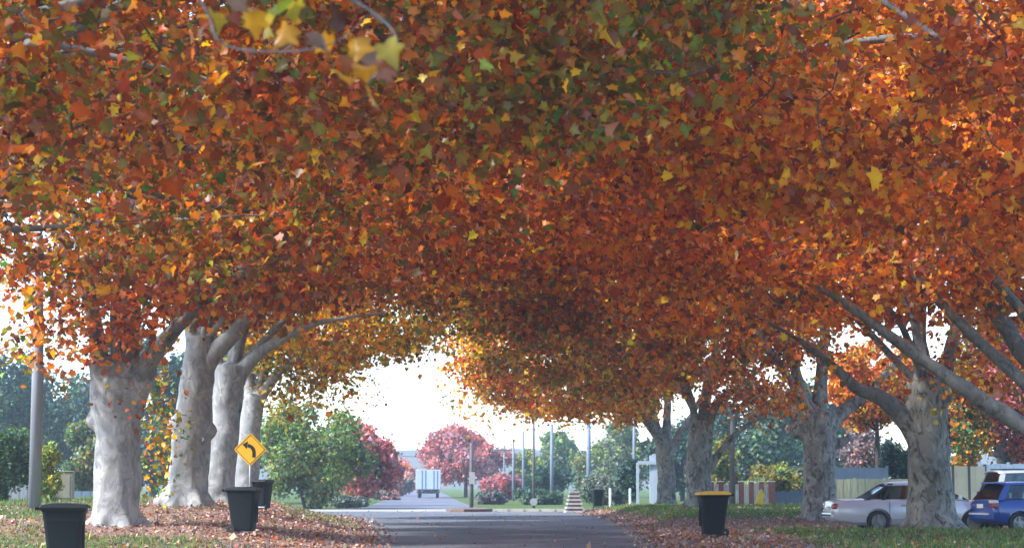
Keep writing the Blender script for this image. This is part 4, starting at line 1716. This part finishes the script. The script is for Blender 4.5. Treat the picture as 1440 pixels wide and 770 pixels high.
# far truck seen from behind on the road beyond
p = Vector((at(602, 700, 200).x, 200, .02))
t = empty('truck', p, .03, 'white box truck seen from behind, far down the sunlit road', 'truck')
s = F / 200
hh = at(602, 660, 200).z
mb = MB()
mb.box((0, 3.2, (hh + .85) / 2), (2.5, 6.2, hh - .85))
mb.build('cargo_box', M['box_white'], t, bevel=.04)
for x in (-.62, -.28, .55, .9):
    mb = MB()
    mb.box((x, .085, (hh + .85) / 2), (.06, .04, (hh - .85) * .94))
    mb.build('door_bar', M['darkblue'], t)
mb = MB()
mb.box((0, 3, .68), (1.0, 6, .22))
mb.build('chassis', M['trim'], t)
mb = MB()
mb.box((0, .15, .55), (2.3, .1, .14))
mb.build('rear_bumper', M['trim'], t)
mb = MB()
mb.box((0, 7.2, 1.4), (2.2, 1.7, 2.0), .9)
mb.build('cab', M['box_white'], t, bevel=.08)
for x in (-.9, .9):
    for y in (1.3, 6.8):
        mb = MB()
        mb.lathe([(.2, -.13), (.44, -.13), (.46, -.1), (.46, .1), (.44, .13), (.2, .13)], (x, y, .46), 'x', 20, True)
        mb.build('wheel', M['rubber'], t)
    mb = MB()
    mb.box((x * 1.15, .09, .72), (.2, .04, .12))
    mb.build('tail_light', M['taillight'], t)

# ------------------------------------------------------------------ trees beyond
G = 'trees beyond the street'
BG = {'bluegreen': 2.5, 'darkgreen': 2, 'midgreen': 1}
MG = {'midgreen': 2.4, 'green': 1.2, 'olive': 1.6, 'greygreen': 1, 'lime': 1.8}
bg_tree('gum_tree', 'tall blue green tree at the left edge behind the grey pole', -20, 478, 700, 190, 150, BG, 7000, .42, group=G, clump=36)
bg_tree('gum_tree', 'broad dark blue green tree between the grey pole and the nearest pale trunk', 80, 500, 700, 170, 165, BG, 7000, .42, group=G, clump=36)
bg_tree('gum_tree', 'dark tree glimpsed between the first and second pale trunks', 215, 430, 700, 170, 140, BG, 6000, .4, group=G, clump=32)
bg_tree('gum_tree', 'dim green tree behind the second and third pale trunks', 310, 465, 705, 140, 150, BG, 6500, .4, group=G)
bg_tree('gum_tree', 'high hazy tree top just above the left edge hedge', -110, 470, 690, 200, 130, BG, 5000, .42, group=G)
bg_tree('round_tree', 'rounded olive green tree left of the nearest pale trunk', 118, 578, 698, 84, 104, {'olive': 1.6, 'midgreen': 2, 'greygreen': 1.5}, 5000, .28, group=G)
bg_tree('bush', 'dark dense bush at the left edge beside the grey pole', 8, 600, 706, 96, 68, {'darkgreen': 2, 'midgreen': 1.8, 'green': .8}, 6000, .17, 'bush', False)
bg_tree('bush', 'lime green shrub just right of the grey pole', 66, 622, 704, 34, 64, {'lime': 2.4, 'green': 1.2, 'yellow': .5}, 2000, .15, 'bush', False)
bg_tree('ash_tree', 'large round green tree in front of the magenta tree, left of the road gap', 440, 566, 708, 190, 113, MG, 12000, .27, group=G, clump=64, stems=3)
bg_tree('maple_tree', 'magenta pink tree leaning out behind the large round green tree', 515, 588, 712, 96, 128, {'magenta': 2.4, 'pink': 2, 'red': .8, 'purple': 1}, 6000, .3, group=G, clump=34)
bg_tree('maple_tree', 'tall crimson and purple tree standing behind the white truck', 655, 598, 716, 140, 215, {'red': 1.6, 'pink': 2.2, 'purple': 2, 'magenta': 1.5}, 9000, .42, group=G, clump=48)
bg_tree('maple_tree', 'low purple red tree under the close pair of pale poles', 706, 668, 718, 62, 180, {'magenta': 2, 'purple': 2, 'red': 1}, 4000, .32, group=G)
bg_tree('maple_tree', 'small orange pink tree left of the white truck', 568, 650, 702, 46, 250, {'pink': 2, 'orange': 1.2, 'red': 1}, 2500, .4, group=G)
bg_tree('maple_tree', 'tiny faded pink tree on the skyline at the end of the road', 546, 640, 702, 40, 330, {'pink': 2, 'greygreen': 1.5, 'purple': 1}, 2000, .5, group=G)
bg_tree('round_tree', 'grey green tree low between the magenta tree and the truck', 552, 668, 706, 60, 230, {'greygreen': 2, 'bluegreen': 1, 'pink': .5}, 2500, .4, group=G)
bg_tree('poplar_tree', 'yellow green tree right of the crimson tree behind the pole pair', 742, 628, 718, 50, 220, {'lime': 2, 'green': 1, 'yellow': .4}, 4000, .4, group=G)
bg_tree('gum_tree', 'tall light green tree behind the slim dark pole with the disc', 790, 596, 718, 90, 230, {'lime': 1.4, 'midgreen': 2, 'greygreen': 1}, 7000, .42, group=G, clump=36)
bg_tree('gum_tree', 'dark blue green bush tree at the foot of the grey pole in the right gap', 772, 655, 719, 66, 170, BG, 4500, .36, group=G)
bg_tree('gum_tree', 'lofty olive grey tree behind the broad grey blue pole', 858, 582, 715, 110, 210, {'greygreen': 2, 'lime': .8, 'midgreen': 1, 'olive': .8}, 8000, .42, group=G, clump=40)
bg_tree('bush', 'wide pale grey green bush behind the striped pillar', 850, 664, 718, 100, 135, {'greygreen': 3, 'midgreen': 1, 'greytwig': .8}, 6000, .26, 'bush', False)
bg_tree('conifer_tree', 'narrow dark conifer left of the white porch frame', 884, 632, 712, 24, 128, {'darkgreen': 2, 'bluegreen': 1}, 2500, .22, group=G, clump=20)
bg_tree('gum_tree', 'bluish tree mass behind the lopped trunk on the right', 960, 575, 712, 120, 165, BG | {'greygreen': 1.5}, 6000, .4, group=G, clump=32)
bg_tree('gum_tree', 'tall smoky blue tree above the brick and white fence', 1070, 530, 700, 150, 155, BG | {'greygreen': 1.8}, 8000, .4, group=G, clump=40)
bg_tree('bush', 'olive yellow bush above the dark blue fence', 1092, 652, 698, 92, 112, {'olive': 2, 'lime': 1, 'greygreen': 1.2}, 5000, .22, 'bush', False)
bg_tree('round_tree', 'small olive tree beside the dark plain pole', 1012, 622, 700, 54, 116, {'olive': 2, 'midgreen': 1.2}, 2500, .26, group=G)
bg_tree('bare_tree', 'mauve grey half bare tree above the light blue fence', 1216, 585, 690, 92, 100, {'greytwig': 3, 'pink': .3}, 2600, .22, group=G, clump=34, trunk_mat=M['pole_grey'], stems=2)
bg_tree('bush', 'dark evergreen shrub just left of the stout mottled trunk', 1268, 606, 690, 50, 92, {'darkgreen': 2.4, 'bluegreen': 1}, 3000, .2, 'bush', False)
bg_tree('gum_tree', 'blue green tree behind the right hand plane trunks', 1150, 500, 700, 170, 170, BG, 7000, .42, group=G)
bg_tree('maple_tree', 'deep maroon tree above the fences at the right edge', 1430, 455, 662, 190, 84, {'maroon': 3, 'magenta': 1.2, 'rust': .8}, 8000, .22, group=G, clump=40)
bg_tree('round_tree', 'orange and green tree showing above the cream panel fence', 1358, 500, 668, 84, 82, {'orange': 1.5, 'amber': 1, 'midgreen': 2, 'green': 1}, 3500, .2, group=G)
bg_tree('round_tree', 'orange leaved tree between the two mottled trunks, high behind the light blue fence', 1235, 470, 606, 150, 96, {'orange': 2.2, 'rust': 2.4, 'amber': 1, 'olive': .6}, 6000, .26, group=G, clump=34)
bg_tree('gum_tree', 'dark green tree at the right edge behind the tall blue grey fence', 1410, 430, 690, 200, 100, {'darkgreen': 2, 'olive': 1.4, 'maroon': .6}, 9000, .26, group=G)

bg_tree('bush', 'low dark shrub mass under the crimson tree, right of the white plate pole', 686, 694, 719, 60, 140, {'bluegreen': 2, 'greygreen': 1, 'purple': 1}, 2500, .24, 'bush', False)
bg_tree('bush', 'low blue green shrub mass at the foot of the disc pole', 756, 690, 720, 80, 138, {'bluegreen': 2, 'midgreen': 1, 'greygreen': 1}, 3000, .24, 'bush', False)
bg_tree('bush', 'pale low shrubs between the round green tree and the far road', 490, 697, 716, 70, 121, {'greygreen': 2.5, 'bluegreen': 1}, 2500, .2, 'bush', False)
bg_tree('bush', 'grey green roadside shrubs just left of the far white truck', 545, 690, 707, 40, 175, {'greygreen': 2.5, 'pink': 1}, 2000, .26, 'bush', False)

# distant hills and wood
def hill(name, cx, Y, w, h, mat):
    mb = MB()
    nx_, ny_ = 60, 8
    for j in range(ny_ + 1):
        for i in range(nx_ + 1):
            u, v = i / nx_ * 2 - 1, j / ny_ * 2 - 1
            z = h * max(0, 1 - u * u) ** 1.2 * max(0, 1 - v * v) * (1 + .25 * mnoise.noise(Vector((u * 5, v * 2, cx * .01)))) - .5
            mb.v.append((cx + u * w / 2, Y + v * 90, z))
    for j in range(ny_):
        for i in range(nx_):
            a = j * (nx_ + 1) + i
            mb.f.append((a, a + 1, a + nx_ + 2, a + nx_ + 1))
    o = mb.build(name, mat, smooth=True)
    return tag(o, kind='structure')


M['hill'] = principled('wooded_hill', (.06, .085, .06), .95, noise_scale=.05, col2=(.10, .07, .06), bump=.5)
hill('hills', -60, 800, 700, 15, M['hill'])
hill('hills', 240, 700, 500, 12, M['hill'])
hill('hills', -330, 640, 420, 13, M['hill'])

# ------------------------------------------------------------------ air
mb = MB()
mb.box((0, 440, 12), (1840, 1100, 28))
hz = mb.build('haze', M['white'])
m, nt, out = newmat('haze_air')
v = nt.nodes.new('ShaderNodeVolumePrincipled')
v.inputs['Color'].default_value = (.70, .84, 1, 1)
v.inputs['Density'].default_value = .00058
v.inputs['Anisotropy'].default_value = .2
nt.links.new(v.outputs[0], out.inputs['Volume'])
hz.data.materials.clear()
hz.data.materials.append(m)
tag(hz, kind='stuff')

# ------------------------------------------------------------------ light
SUN_EL, SUN_AZ = math.radians(43), math.radians(-112)      # azimuth clockwise from +Y
w = bpy.data.worlds.new('World')
scene.world = w
w.use_nodes = True
nt = w.node_tree
bgn = nt.nodes['Background']
sky = nt.nodes.new('ShaderNodeTexSky')
sky.sky_type = 'NISHITA'
sky.sun_disc = False
sky.sun_elevation = SUN_EL
sky.sun_rotation = SUN_AZ
sky.air_density = 1.0
sky.dust_density = .4
sky.ozone_density = 2.0
nt.links.new(sky.outputs[0], bgn.inputs[0])
bgn.inputs[1].default_value = .15
sd = bpy.data.lights.new('sun', 'SUN')
sd.energy = 3.3
sd.angle = math.radians(5)
sd.color = (1, .95, .88)
so = bpy.data.objects.new('sun', sd)
C.objects.link(so)
d = Vector((math.sin(SUN_AZ) * math.cos(SUN_EL), math.cos(SUN_AZ) * math.cos(SUN_EL), math.sin(SUN_EL)))
so.rotation_euler = d.to_track_quat('Z', 'Y').to_euler()
so.location = d * 60

scene.view_settings.view_transform = 'Standard'
scene.view_settings.look = 'None'
scene.view_settings.exposure = 1.7
scene.view_settings.gamma = 1
scene.view_settings.use_white_balance = True
scene.view_settings.white_balance_temperature = 6150
scene.render.filter_size = 1.8
scene.cycles.max_bounces = 8
scene.cycles.diffuse_bounces = 4
scene.cycles.transmission_bounces = 4
scene.cycles.transparent_max_bounces = 8
scene.cycles.volume_bounces = 1
scene.cycles.use_denoising = True
scene.cycles.denoiser = 'OPENIMAGEDENOISE'
scene.cycles.sample_clamp_indirect = 6
